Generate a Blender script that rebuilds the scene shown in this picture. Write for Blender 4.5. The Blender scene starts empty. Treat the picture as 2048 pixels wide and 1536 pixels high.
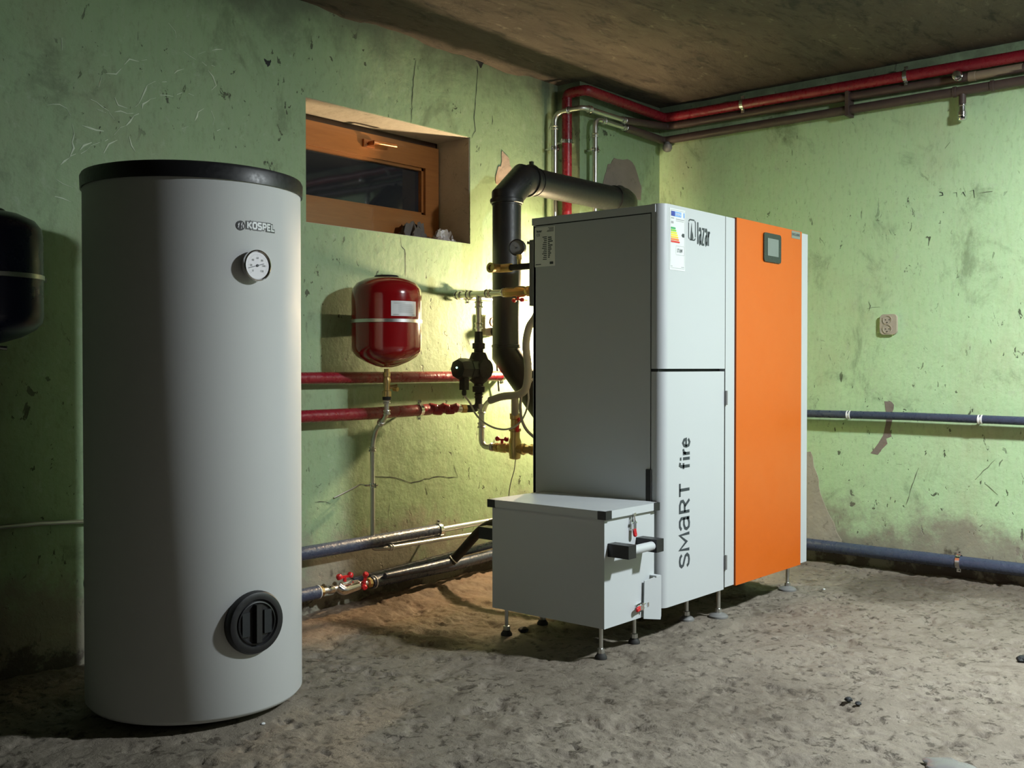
import bpy, bmesh, math, random
import numpy as np
from mathutils import Vector, Matrix
random.seed(7); RNG = np.random.default_rng(7)
scene = bpy.context.scene
COL = scene.collection

# ------------------------------------------------------------------ camera
FPX, YAW, PITCH, CH = 2098.2, math.radians(40.421), math.radians(-0.882), 0.93
FW = Vector((math.cos(YAW)*math.cos(PITCH), math.sin(YAW)*math.cos(PITCH), math.sin(PITCH)))
RT = Vector((math.sin(YAW), -math.cos(YAW), 0)); UP = RT.cross(FW)
CAM = Vector((0, 0, CH))
cd = bpy.data.cameras.new('camera'); co = bpy.data.objects.new('camera', cd); COL.objects.link(co)
cd.sensor_width = 36; cd.sensor_fit = 'HORIZONTAL'; cd.lens = FPX/2048*36; cd.clip_start = 0.02
M = Matrix((RT, UP, -FW)).transposed().to_4x4(); M.translation = CAM; co.matrix_world = M
scene.camera = co
# ------------------------------------------------------------------ world, lights, exposure
w = bpy.data.worlds.new('night'); scene.world = w; w.use_nodes = True
w.node_tree.nodes['Background'].inputs[0].default_value = (0.02, 0.025, 0.04, 1)
w.node_tree.nodes['Background'].inputs[1].default_value = 0.15
for typ, pw in (('AREA', 128), ('POINT', 42)):   # one round ceiling lamp: bright disc below, dimmer glow all round
    kl = bpy.data.lights.new('ceiling_light_glow', typ); kl.energy = pw; kl.color = (0.90, 0.975, 1.0)
    if typ == 'AREA': kl.shape = 'DISK'; kl.size = .20
    else: kl.shadow_soft_size = .09
    ko = bpy.data.objects.new('ceiling_light_glow', kl); COL.objects.link(ko); ko.location = (3.45, -0.15, 2.17 if typ == 'POINT' else 2.262)
WARM_POS = Vector((4.00, 2.965, 1.14)); WARM_STRENGTH = 2800; WARM_COLOR = (1.0, 0.755, 0.46, 1)
vs = scene.view_settings
vs.view_transform = 'Standard'; vs.look = 'None'; vs.gamma = 1; vs.use_curve_mapping = False; vs.exposure = 0.34

# ------------------------------------------------------------------ pixel helpers
def ray(px, py): return FW + RT*((px-1024)/FPX) + UP*((768-py)/FPX)
def on(px, py, x=None, y=None, z=None):
    r = ray(px, py)
    if x is not None: t = x/r.x
    elif y is not None: t = y/r.y
    else: t = (z-CH)/r.z
    return CAM + r*t
def on_cyl(px, py, cx, cy, R):
    r = ray(px, py); a = r.x**2+r.y**2; b = -2*(r.x*cx+r.y*cy); c = cx*cx+cy*cy-R*R
    t = (-b-math.sqrt(max(0, b*b-4*a*c)))/(2*a); return CAM + r*t
WA, WC, WB, HC = 3.206, 4.828, 3.069, 2.325     # wall A plane y, wall C plane x, chimney breast y, ceiling
BX = 4.112                                      # breast side

# ------------------------------------------------------------------ materials
class N:
    def __init__(s, name):
        s.m = bpy.data.materials.new(name); s.m.use_nodes = True; s.t = s.m.node_tree
        s.b = s.t.nodes['Principled BSDF']; s.tc = s.t.nodes.new('ShaderNodeTexCoord').outputs['Object']
    def new(s, typ, **kw):
        n = s.t.nodes.new(typ)
        for k, v in kw.items(): setattr(n, k, v)
        return n
    def link(s, a, b): s.t.links.new(a, b)
    def setin(s, sock, v):
        if hasattr(v, 'is_output'): s.link(v, sock)
        else:
            if isinstance(v, tuple) and len(v) == 3 and sock.type == 'RGBA': v = v+(1,)
            sock.default_value = v
    def map(s, sc=(1,1,1), rot=(0,0,0), loc=(0,0,0)):
        n = s.new('ShaderNodeMapping'); s.link(s.tc, n.inputs[0]); n.inputs['Scale'].default_value = sc
        n.inputs['Rotation'].default_value = rot; n.inputs['Location'].default_value = loc; return n.outputs[0]
    def noise(s, scale, vec=None, detail=4, rough=0.55, dist=0):
        n = s.new('ShaderNodeTexNoise'); s.link(vec or s.tc, n.inputs['Vector'])
        n.inputs['Scale'].default_value = scale; n.inputs['Detail'].default_value = detail
        n.inputs['Roughness'].default_value = rough; n.inputs['Distortion'].default_value = dist; return n.outputs['Fac']
    def voro(s, scale, vec=None, feature='F1'):
        n = s.new('ShaderNodeTexVoronoi', feature=feature); s.link(vec or s.tc, n.inputs['Vector'])
        n.inputs['Scale'].default_value = scale; return n.outputs['Distance']
    def ramp(s, fac, a, b, va=0.0, vb=1.0):
        n = s.new('ShaderNodeMapRange'); n.clamp = True; n.interpolation_type = 'SMOOTHSTEP'
        s.setin(n.inputs[0], fac)
        for i, v in zip((1,2,3,4), (a,b,va,vb)): n.inputs[i].default_value = v
        return n.outputs[0]
    def math(s, op, a, b=0.0):
        n = s.new('ShaderNodeMath', operation=op); s.setin(n.inputs[0], a); s.setin(n.inputs[1], b); return n.outputs[0]
    def mix(s, fac, a, b, mode='MIX'):
        n = s.new('ShaderNodeMix', data_type='RGBA', blend_type=mode)
        s.setin(n.inputs[0], fac); s.setin(n.inputs[6], a); s.setin(n.inputs[7], b); return n.outputs[2]
    def bump(s, h, strength=0.3, dist=0.01):
        n = s.new('ShaderNodeBump'); s.setin(n.inputs['Height'], h)
        n.inputs['Strength'].default_value = strength; n.inputs['Distance'].default_value = dist
        s.link(n.outputs[0], s.b.inputs['Normal']); return n
    def sep(s):
        n = s.new('ShaderNodeSeparateXYZ'); s.link(s.tc, n.inputs[0]); return n.outputs
    def out(s, color=None, rough=None, metal=None, **kw):
        for k, v in (('Base Color', color), ('Roughness', rough), ('Metallic', metal)):
            if v is not None: s.setin(s.b.inputs[k], v)
        for k, v in kw.items(): s.setin(s.b.inputs[k.replace('_', ' ')], v)
        return s.m
def plain(name, c, rough=0.5, metal=0.0, var=0.12, vs_=18, bump=0.0, bs=120, **kw):
    n = N(name); nz = n.noise(vs_, detail=5)
    col = n.mix(nz, tuple(x*(1-var) for x in c), tuple(min(1, x*(1+var)) for x in c))
    r = n.ramp(n.noise(vs_*2.3), 0.2, 0.8, max(0.02, rough-0.07), min(1, rough+0.07))
    if bump: n.bump(n.noise(bs, detail=3), bump, 0.002)
    return n.out(col, r, metal, **kw)

def wall_material(name, seed, light_tone=1.0):
    n = N(name); mp = n.map(loc=(seed, seed*2, seed*3))
    base = n.mix(n.noise(1.3, mp, 6), (0.255,0.369,0.205), (0.327,0.445,0.262))
    base = n.mix(n.ramp(n.noise(2.6, n.map((1,1,.6), loc=(seed,5,1)), 8, .65), .46, .78), base, (0.274,0.319,0.190))
    streak = n.noise(7, n.map((9,9,1.2), loc=(seed,2,0)), 5, .6)
    base = n.mix(n.ramp(streak, .35, .75, 0, .28), base, (0.357,0.418,0.289))
    fine = n.noise(55, n.map((1,1,.5), loc=(seed,0,0)), 6, .7)
    base = n.mix(n.ramp(fine, .5, .72, 0, .35), base, (0.152,0.190,0.106))
    base = n.mix(1.0, base, (light_tone, light_tone*1.02, light_tone*1.0), 'MULTIPLY')
    stain = n.ramp(n.noise(3.4, n.map((1,1,.7), loc=(seed,4,8)), 8, .7, .6), .54, .70, 0, .55)
    base = n.mix(stain, base, (0.105,0.135,0.070))
    base = n.mix(n.ramp(n.noise(15, n.map(loc=(seed,3,3)), 8, .72, .4), .56, .70, 0, .40), base, (0.42,0.50,0.36))
    z = n.sep()[2]
    low = n.ramp(z, 1.1, 0.0)
    nickmask = n.ramp(n.math('ADD', n.noise(2.2, n.map(loc=(seed,7,3)), 4), n.math('MULTIPLY', low, .16)), .44, .60)
    nick = n.ramp(n.noise(11, n.map((1.6,1.6,.8), rot=(.5,.5,.3), loc=(seed,1,2)), 5, .75, .8), .635, .665)
    nick2 = n.ramp(n.noise(34, n.map((1,1,.55), rot=(-.4,.3,0), loc=(seed,9,2)), 3, .6, .5), .665, .69)
    nk = n.math('MULTIPLY', n.math('MAXIMUM', nick, nick2), nickmask)
    col = n.mix(n.math('MULTIPLY', nk, .85), base, (0.042,0.046,0.027))
    gr = n.math('ADD', z, n.math('MULTIPLY', n.math('SUBTRACT', n.noise(4.5, mp, 7, .7), .5), .75))
    col = n.mix(n.ramp(gr, .34, .12, 0, .9), col, n.mix(n.noise(9, mp, 6), (0.205,0.179,0.141), (0.319,0.281,0.220)))
    col = n.mix(n.ramp(gr, .07, .0, 0, .85), col, (0.065,0.049,0.038))
    soot = n.ramp(n.math('ADD', z, n.math('MULTIPLY', n.noise(4, mp, 7, .65), .42)), 2.34, 2.56, 0, .75)
    col = n.mix(soot, col, (0.076,0.076,0.057))
    h = n.math('ADD', n.math('MULTIPLY', n.noise(5, mp, 5), 1.3), n.math('MULTIPLY', n.noise(38, mp, 5, .65), .3))
    h = n.math('SUBTRACT', h, n.math('MULTIPLY', nk, .5))
    n.bump(h, .42, .014)
    return n.out(col, .62, Specular_IOR_Level=.35)
M_WALL_A = wall_material('green_limewash_back_dimmed', 3.1, .94)  # limewash dimmed a little in its colour, in place of weaker light
M_WALL_C = wall_material('green_limewash_right_brightened', 11.7, 1.52)  # same limewash, colour brightened in place of stronger light on this wall

def ceiling_material():
    n = N('sooty_ceiling'); v = n.map((1.0,2.6,1))
    c = n.mix(n.noise(2.0, v, 9, .70, .6), (0.040,0.030,0.022), (0.165,0.128,0.090))
    c = n.mix(n.ramp(n.noise(5, n.map((1,3,1), loc=(4,2,0)), 9, .74, .5), .48, .66, 0, .85), c, (0.028,0.023,0.018))
    c = n.mix(n.ramp(n.noise(8, n.map((1,2.2,1), loc=(9,2,0)), 7, .72, .5), .58, .70, 0, .7), c, (0.235,0.195,0.145))
    n.bump(n.noise(6, v, 9, .72, .4), 1.0, .045)
    return n.out(c, .85)
def floor_material():
    n = N('worn_concrete'); v = n.map((1,1,1))
    c = n.mix(n.noise(1.6, v, 8, .6), (0.156,0.137,0.114), (0.239,0.217,0.186))
    c = n.mix(n.ramp(n.noise(7, n.map(loc=(3,1,0)), 9, .72, .6), .52, .68, 0, .75), c, (0.114,0.095,0.076))
    c = n.mix(n.ramp(n.noise(26, v, 7, .7, .4), .54, .62, 0, .8), c, (0.045,0.037,0.029))
    c = n.mix(n.ramp(n.noise(19, n.map(loc=(8,4,0)), 8, .7), .58, .7, 0, .55), c, (0.327,0.304,0.266))
    s = n.sep()
    def blob(x, y, rx, ry, soft, k=6.0):
        dx = n.math('DIVIDE', n.math('SUBTRACT', s[0], x), rx); dy = n.math('DIVIDE', n.math('SUBTRACT', s[1], y), ry)
        d = n.math('ADD', n.math('MULTIPLY', dx, dx), n.math('MULTIPLY', dy, dy))
        d = n.math('ADD', d, n.math('MULTIPLY', n.math('SUBTRACT', n.noise(k, v, 6, .65), .5), 1.5))
        return n.ramp(d, 1.0+soft, 1.0-soft)
    c = n.mix(n.math('MULTIPLY', blob(4.45, 1.62, .30, .22, .5), .62), c, (0.053,0.042,0.032))
    c = n.mix(n.math('MULTIPLY', blob(4.7, 1.3, .16, .5, .5), .5), c, (0.061,0.047,0.036))
    c = n.mix(n.math('MULTIPLY', blob(3.2, 2.98, 1.0, .26, .5), .8), c, n.mix(n.noise(14, v, 6), (0.076,0.046,0.030), (0.258,0.179,0.125)))
    c = n.mix(n.math('MULTIPLY', blob(2.95, 2.62, .62, .24, .4), .55), c, (0.144,0.110,0.065))
    dark_low_x = n.ramp(n.math('ADD', s[0], n.math('MULTIPLY', n.noise(5, v, 6), .5)), 1.6, 1.0, 0, .35)  # floor gets darker towards low x
    c = n.mix(dark_low_x, c, (0.068,0.057,0.046))
    c = n.mix(n.ramp(n.noise(1.1, n.map(loc=(6,3,0)), 7, .62, .5), .45, .66, 0, .5), c, (0.085,0.072,0.058))
    c = n.mix(1.0, c, (1.10,1.06,1.00), 'MULTIPLY')
    h = n.math('ADD', n.noise(16, v, 9, .72, .5), n.math('MULTIPLY', n.noise(70, v, 5, .7), .35))
    n.bump(h, .60, .018)
    return n.out(c, n.ramp(n.noise(6, v), .3, .8, .6, .9), Specular_IOR_Level=.3)
def plaster_material(name, a, b):
    n = N(name); c = n.mix(n.noise(9, detail=8), a, b)
    c = n.mix(n.ramp(n.noise(22, n.map((1,1,1), loc=(3,2,1)), 8, .75, 1.0), .56, .66, 0, .55), c, tuple(x*.55 for x in a))
    n.bump(n.noise(25, detail=7), .5, .01); return n.out(c, .9)
def wood_material():
    n = N('varnished_pine'); v = n.map((1.2,6,14))
    c = n.mix(n.noise(4, v, 6, .6, 1.2), (0.21,0.075,0.018), (0.34,0.135,0.036))
    n.bump(n.noise(20, v), .1, .002); return n.out(c, .32, Coat_Weight=.3)
def foam_material(name, c):
    n = N(name); col = n.mix(n.noise(26, detail=6), tuple(x*.75 for x in c), c)
    col = n.mix(n.ramp(n.noise(8, detail=7, rough=.7), .6, .75, 0, .4), col, tuple(x*.45+.02 for x in c))
    n.bump(n.noise(75, detail=4, rough=.6), .5, .004)
    return n.out(col, n.ramp(n.noise(40), .3, .7, .22, .42), Specular_IOR_Level=.55)
MT = {}
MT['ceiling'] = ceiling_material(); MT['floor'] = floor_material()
MT['plaster'] = plaster_material('bare_plaster', (0.334,0.251,0.190), (0.456,0.357,0.281))
MT['plaster_dark'] = plaster_material('bare_grey_plaster', (0.182,0.144,0.118), (0.258,0.213,0.175))
MT['plaster_beige'] = plaster_material('beige_render', (0.304,0.274,0.213), (0.456,0.410,0.327))
MT['reveal'] = plaster_material('window_reveal_plaster', (0.40,0.36,0.28), (0.56,0.50,0.41))
MT['rear'] = plain('low_bounce_wall', (0.038,0.036,0.032), .85, 0, .3, 6, .4, 20)  # unseen walls, coloured near black to cut bounced light
MT['tank'] = plain('tank_jacket_white', (0.56,0.57,0.572), .62, 0, .02, 3, Specular_IOR_Level=.25)
MT['black'] = plain('black_plastic', (0.012,0.012,0.014), .42, 0, .2, 40)
MT['blackmatte'] = plain('black_rubber', (0.014,0.013,0.012), .75, 0, .2, 40)
MT['white'] = plain('powder_coat_white', (0.455,0.480,0.495), .40, 0, .012, 4, .05, 500)
MT['orange'] = plain('powder_coat_orange', (0.56,0.108,0.006), .36, 0, .02, 4, .05, 500)
MT['dark'] = plain('dark_gap', (0.010,0.012,0.014), .7)
MT['ink'] = plain('dark_print', (0.035,0.043,0.052), .5)
MT['inkgrey'] = plain('grey_print', (0.30,0.31,0.31), .6)
MT['paper'] = plain('label_white', (0.62,0.64,0.65), .35, 0, .02)
MT['plate'] = plain('rating_plate_silver', (0.80,0.80,0.77), .4, .15, .03)
MT['badgegrey'] = plain('badge_grey', (0.26,0.28,0.25), .4, .3)
MT['redgloss'] = plain('red_gloss_enamel', (0.20,0.004,0.006), .16, 0, .05, 5, Coat_Weight=.5)
MT['bluegloss'] = plain('blue_gloss_enamel', (0.006,0.010,0.062), .30, 0, .05, 5)
MT['redfoam'] = foam_material('red_foam_sleeve', (0.25,0.012,0.024))
MT['navyfoam'] = foam_material('navy_foam_sleeve', (0.055,0.070,0.115))
MT['brown'] = plain('brown_painted_steel', (0.070,0.047,0.040), .5, 0, .3, 20, .2, 60)
MT['tan'] = plain('tan_fitting', (0.24,0.19,0.13), .5, 0, .2, 20)
MT['steel'] = plain('galvanised_steel', (0.60,0.60,0.58), .36, 1, .03, 5)
MT['chrome'] = plain('chrome', (0.75,0.75,0.75), .14, 1, .03, 20)
MT['brass'] = plain('brass', (0.50,0.37,0.17), .38, 1, .06, 8)
MT['copper'] = plain('copper_brown', (0.45,0.20,0.09), .38, 1, .2, 30)
MT['flue'] = plain('flue_black_paint', (0.010,0.010,0.0105), .45, 0, .2, 30)
MT['hose'] = plain('grey_hose', (0.30,0.28,0.24), .5, 0, .1, 30)
MT['cable'] = plain('grey_cable', (0.42,0.41,0.37), .5)
MT['redplastic'] = plain('red_handle', (0.50,0.012,0.018), .35)
MT['wood'] = wood_material()
MT['wooddark'] = plain('dark_frame_stain', (0.055,0.022,0.010), .4, 0, .3, 14)
MT['socket'] = plain('aged_bakelite', (0.40,0.35,0.27), .5, 0, .15, 25, .2, 80)
MT['socketdark'] = plain('socket_holes', (0.03,0.026,0.018), .7)
MT['screen'] = plain('lcd_grey', (0.17,0.20,0.185), .2)
MT['bezel'] = plain('display_bezel', (0.022,0.030,0.030), .25)
MT['dial'] = plain('dial_face', (0.74,0.72,0.76), .4, 0, .01)
MT['ties'] = plain('white_tie', (0.78,0.78,0.76), .4)
MT['grey'] = plain('grey_paint', (0.17,0.17,0.165), .5)
for k, c in (('lab_blue', (0.03,0.05,0.30)), ('lab_sky', (0.16,0.35,0.80)), ('lab_g1', (0.03,0.33,0.10)), ('lab_g2', (0.18,0.50,0.05)),
             ('lab_y1', (0.62,0.68,0.05)), ('lab_y2', (0.90,0.78,0.04)), ('lab_o1', (0.82,0.50,0.05)), ('lab_o2', (0.72,0.20,0.05)), ('lab_r', (0.58,0.03,0.03))):
    MT[k] = plain(k, c, .45, 0, .03)
def glass_material():
    n = N('window_glass'); n.bump(n.noise(1.2), .05, .02)
    return n.out((0.02,0.022,0.026), .04, Specular_IOR_Level=.8, Alpha=1.0)
MT['glass'] = glass_material()
def clear_material():
    n = N('gauge_glass'); return n.out((1,1,1), .03, Transmission_Weight=1.0, IOR=1.1)
def emit(name, c, s):
    n = N(name); nz = n.noise(5)
    n.setin(n.b.inputs['Emission Color'], n.mix(nz, tuple(c[:3]), tuple(c[:3]))); n.b.inputs['Emission Strength'].default_value = s
    return n.out((0.9,0.9,0.9), .4)
MT['bulb'] = emit('warm_bulb', WARM_COLOR, WARM_STRENGTH)
MT['led'] = emit('green_led', (0.35,1.0,0.75), 6)
def bag_material():
    n = N('crumpled_plastic'); n.bump(n.noise(30, detail=6), .6, .01); return n.out((0.42,0.38,0.35), .25, Specular_IOR_Level=.6)
MT['bag'] = bag_material()
MT['ragcloth'] = plain('dark_rag', (0.11,0.095,0.085), .8, 0, .3, 30, .5, 60)
MT['shield'] = plain('light_shield_grey', (0.42,0.42,0.40), .4)
MT['sheet'] = plain('cloudy_plastic_scrap', (0.20,0.195,0.19), .25, 0, .15, 12, .4, 30)

# ------------------------------------------------------------------ mesh helpers
def V(*a): return Vector(a)
WLOC = {}
def frame(axis):
    a = Vector(axis).normalized(); h = V(0,0,1) if abs(a.z) < .9 else V(1,0,0)
    u = h.cross(a).normalized(); return u, a.cross(u), a
def box(bm, x0, x1, y0, y1, z0, z1):
    v = [bm.verts.new((x, y, z)) for x in (x0,x1) for y in (y0,y1) for z in (z0,z1)]
    for f in ((0,1,3,2),(4,6,7,5),(0,4,5,1),(2,3,7,6),(0,2,6,4),(1,5,7,3)): bm.faces.new([v[i] for i in f])
    return v
def obox(bm, c, s, axes):
    c = Vector(c); u, v_, w_ = [Vector(a).normalized() for a in axes]; v = []
    for i in (-.5,.5):
        for j in (-.5,.5):
            for k in (-.5,.5): v.append(bm.verts.new(c+u*s[0]*i+v_*s[1]*j+w_*s[2]*k))
    for f in ((0,1,3,2),(4,6,7,5),(0,4,5,1),(2,3,7,6),(0,2,6,4),(1,5,7,3)): bm.faces.new([v[i] for i in f])
def lathe(bm, origin, axis, prof, n=24, cap=True, squash=None):
    u, v, a = frame(axis); o = Vector(origin); rings = []
    for h, r in prof:
        rings.append([bm.verts.new(o+a*h+(u*math.cos(2*math.pi*i/n)+v*math.sin(2*math.pi*i/n))*max(r, 1e-5)) for i in range(n)])
    for A_, B_ in zip(rings, rings[1:]):
        for i in range(n): bm.faces.new((A_[i], A_[(i+1) % n], B_[(i+1) % n], B_[i]))
    if cap: bm.faces.new(rings[0][::-1]); bm.faces.new(rings[-1])
def cyl(bm, p0, p1, r, r2=None, n=20):
    p0, p1 = Vector(p0), Vector(p1); lathe(bm, p0, p1-p0, [(0, r), ((p1-p0).length, r if r2 is None else r2)], n)
def fillet(pts, br, seg=6):
    pts = [Vector(p) for p in pts]; out = [pts[0]]
    for a, b, c in zip(pts, pts[1:], pts[2:]):
        d0, d1 = (a-b), (c-b); l = min(br, d0.length*.49, d1.length*.49); d0.normalize(); d1.normalize()
        if d0.dot(d1) < -.9995: out.append(b); continue
        p, q = b+d0*l, b+d1*l
        for i in range(seg+1):
            t = i/seg; out.append(p*(1-t)**2+b*2*t*(1-t)+q*t*t)
    out.append(pts[-1]); return out
def tube(bm, pts, r, n=16, br=0.0, seg=6, cap=True):
    pts = fillet(pts, br, seg) if br else [Vector(p) for p in pts]
    rr = r if isinstance(r, (list, tuple)) else [r]*len(pts)
    t0 = (pts[1]-pts[0]).normalized(); u, v, _ = frame(t0); rings = []
    for i, p in enumerate(pts):
        if i == 0: t = t0; sc = 1; m = None
        elif i == len(pts)-1: t = (pts[-1]-pts[-2]).normalized()
        else: t = ((pts[i]-pts[i-1]).normalized()+(pts[i+1]-pts[i]).normalized()).normalized()
        q = t0.rotation_difference(t); u = q @ u; v = q @ v; t0 = t
        k = 1.0; bend = None
        if 0 < i < len(pts)-1:
            d = (pts[i]-pts[i-1]).normalized(); k = 1/max(.5, d.dot(t))
            bend = ((pts[i+1]-pts[i]).normalized()-d)
            bend = bend.normalized() if bend.length > 1e-5 else None
        ring = []
        for j in range(n):
            o = u*math.cos(2*math.pi*j/n)+v*math.sin(2*math.pi*j/n)
            if bend is not None: o = o+bend*(o.dot(bend))*(k-1)
            ring.append(bm.verts.new(p+o*rr[i]))
        rings.append(ring)
    for A_, B_ in zip(rings, rings[1:]):
        for j in range(n): bm.faces.new((A_[j], A_[(j+1) % n], B_[(j+1) % n], B_[j]))
    if cap: bm.faces.new(rings[0][::-1]); bm.faces.new(rings[-1])
def prism(bm, pts, d):
    """closed planar loop of 3D points extruded by vector d"""
    a = [bm.verts.new(Vector(p)) for p in pts]; b = [bm.verts.new(Vector(p)+Vector(d)) for p in pts]
    n = len(a); bm.faces.new(a[::-1]); bm.faces.new(b)
    for i in range(n): bm.faces.new((a[i], a[(i+1) % n], b[(i+1) % n], b[i]))
def rrect(cx, cy, w_, h_, r, seg=5):
    o = []
    for sx, sy, a0 in ((1,1,0),(-1,1,90),(-1,-1,180),(1,-1,270)):
        for i in range(seg+1):
            a = math.radians(a0+90*i/seg); o.append((cx+sx*(w_/2-r)+r*math.cos(a), cy+sy*(h_/2-r)+r*math.sin(a)))
    return o
def ball(bm, c, r, n=14):
    lathe(bm, Vector(c)-V(0,0,r), (0,0,1), [(r-r*math.cos(math.pi*i/8), r*math.sin(math.pi*i/8)) for i in range(9)], n)
def fin(name, bm, mat, parent=None, bevel=0.0, seg=2, flat=False, angle=40, origin='base', label=None):
    if bevel:
        es = [e for e in bm.edges if len(e.link_faces) == 2 and e.calc_face_angle(0) > math.radians(40)]
        bmesh.ops.bevel(bm, geom=es, offset=bevel, segments=seg, affect='EDGES', profile=.5, clamp_overlap=True)
    bmesh.ops.recalc_face_normals(bm, faces=bm.faces)
    if parent is not None: off = WLOC[parent]
    elif origin == 'base' and bm.verts:
        xs = [v.co.x for v in bm.verts]; ys = [v.co.y for v in bm.verts]; zs = [v.co.z for v in bm.verts]
        off = V((min(xs)+max(xs))/2, (min(ys)+max(ys))/2, min(zs))
    else: off = V(0,0,0)
    bmesh.ops.translate(bm, verts=bm.verts, vec=-off)
    me = bpy.data.meshes.new(name); bm.to_mesh(me); bm.free()
    if not flat:
        me.polygons.foreach_set('use_smooth', [True]*len(me.polygons)); me.set_sharp_from_angle(angle=math.radians(angle))
    me.materials.append(MT[mat] if isinstance(mat, str) else mat)
    o = bpy.data.objects.new(name, me); COL.objects.link(o)
    if parent is not None: o.parent = parent
    else: o.location = off
    WLOC[o] = off
    if label: o['label'] = label
    return o
def tag(o, label, cat, group=None):
    o['label'] = label; o['category'] = cat
    if group: o['group'] = group
    return o
def thing(name, label, cat, loc, group=None):
    o = bpy.data.objects.new(name, None); COL.objects.link(o); o.location = loc; o.empty_display_size = .1
    WLOC[o] = Vector(loc); return tag(o, label, cat, group)
def nb(): return bmesh.new()
def struct(name, bm, mat, parent=None, **k):
    o = fin(name, bm, mat, parent, origin=None, **k)
    if parent is None: o['kind'] = 'structure'
    return o
def text_mesh(s, mapper, width=None, height=None, bold=0.0, spacing=1.0, anchor='c', thick=None, resolution=3):
    cu = bpy.data.curves.new('t', 'FONT'); cu.body = s; cu.size = 1; cu.offset = bold; cu.space_character = spacing; cu.resolution_u = resolution
    ob = bpy.data.objects.new('t', cu); COL.objects.link(ob); bpy.context.view_layer.update()
    me = bpy.data.meshes.new_from_object(ob.evaluated_get(bpy.context.evaluated_depsgraph_get()))
    bpy.data.objects.remove(ob); bpy.data.curves.remove(cu)
    bm = nb(); bm.from_mesh(me); bpy.data.meshes.remove(me)
    xs = [v.co.x for v in bm.verts]; ys = [v.co.y for v in bm.verts]
    x0, x1, y0, y1 = min(xs), max(xs), min(ys), max(ys)
    sx = width/(x1-x0) if width else height/(y1-y0); sy = height/(y1-y0) if height else sx
    for v in bm.verts: v.co = mapper((v.co.x-(x0+x1)/2)*sx, (v.co.y-(y0+y1)/2)*sy)
    return bm
GL = {
 'S': [[(.94,.80),(.80,.94),(.5,1),(.2,.95),(.06,.79),(.16,.62),(.5,.52),(.84,.40),(.95,.22),(.8,.05),(.5,0),(.2,.05),(.05,.20)]],
 'M': [[(0,0),(.05,1),(.5,.28),(.95,1),(1,0)]],
 'A': [[(.06,.84),(.3,1),(.68,1),(.9,.84),(.9,0)], [(.9,.56),(.42,.56),(.12,.44),(.05,.24),(.2,.03),(.5,0),(.78,.08),(.9,.22)]],
 'R': [[(.08,0),(.08,1),(.62,1),(.9,.88),(.92,.66),(.7,.50),(.08,.47)], [(.52,.47),(.96,0)]],
 'T': [[(0,1),(1,1)], [(.5,1),(.5,0)]],
 'f': [[(.95,.96),(.62,1),(.42,.84),(.42,0)], [(.08,.62),(.85,.62)]],
 'i': [[(.5,0),(.5,.64)], [(.5,.86),(.5,.96)]],
 'r': [[(.2,0),(.2,.66)], [(.2,.40),(.48,.60),(.9,.64)]],
 'e': [[(.08,.36),(.92,.36),(.86,.56),(.5,.68),(.16,.56),(.06,.32),(.18,.08),(.55,0),(.92,.12)]],
 'l': [[(.5,0),(.5,1)]],
 'a': [[(.14,.62),(.3,.74),(.66,.74),(.84,.62),(.84,0)], [(.84,.44),(.42,.42),(.16,.30),(.14,.10),(.4,0),(.84,.16)]],
 'z': [[(.10,.74),(.90,.74),(.10,0),(.92,0)]],
 'K': [[(.08,0),(.08,1)], [(.95,1),(.3,.52),(.98,0)], [(.08,.5),(.34,.5)]],
 'O': [[(.25,0),(.75,0),(.95,.2),(.95,.8),(.75,1),(.25,1),(.05,.8),(.05,.2),(.25,0)]],
 'P': [[(.08,0),(.08,1),(.75,1),(.95,.84),(.95,.56),(.75,.42),(.08,.42)]],
 'E': [[(.95,1),(.08,1),(.08,0),(.98,0)], [(.08,.5),(.85,.5)]],
 'L': [[(.08,1),(.08,0),(.98,0)]],
 's': [[(.95,1),(.2,1),(.05,.86),(.05,.64),(.2,.52),(.8,.48),(.95,.36),(.95,.14),(.8,0),(.05,0)]] }
def stroke_text(chars, mapper, width, height, sw, gap=.25, grow=0.0):
    """lettering drawn as flat ribbons; chars = [(glyph, relative width)]"""
    tot = sum(c[1] for c in chars)+gap*(len(chars)-1); k = width/tot; x = -width/2; bm = nb()
    for g, wd in chars:
        if g != ' ':
            for line in GL[g]:
                P = [Vector((x+p[0]*wd*k, (p[1]-.5)*height)) for p in line]
                d0 = (P[0]-P[1]).normalized(); d1 = (P[-1]-P[-2]).normalized(); closed = (P[0]-P[-1]).length < 1e-6
                if not closed: P[0] = P[0]+d0*(sw*.15+grow); P[-1] = P[-1]+d1*(sw*.15+grow)
                L_, R_ = [], []; n_ = len(P)
                for i, p in enumerate(P):
                    a = (P[i]-P[i-1]).normalized() if i else ((P[-1]-P[-2]).normalized() if closed else (P[1]-P[0]).normalized())
                    c = (P[i+1]-P[i]).normalized() if i < n_-1 else ((P[1]-P[0]).normalized() if closed else a)
                    m = Vector((-a.y-c.y, a.x+c.x)); m = m.normalized() if m.length > 1e-6 else Vector((-a.y, a.x))
                    kk = 1/max(.55, m.dot(Vector((-a.y, a.x)))); h = (sw/2+grow)*kk
                    L_.append(bm.verts.new(mapper(*(p+m*h)))); R_.append(bm.verts.new(mapper(*(p-m*h))))
                for i in range(n_-1): bm.faces.new((L_[i], L_[i+1], R_[i+1], R_[i]))
        x += (wd+gap)*k
    return bm
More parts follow.
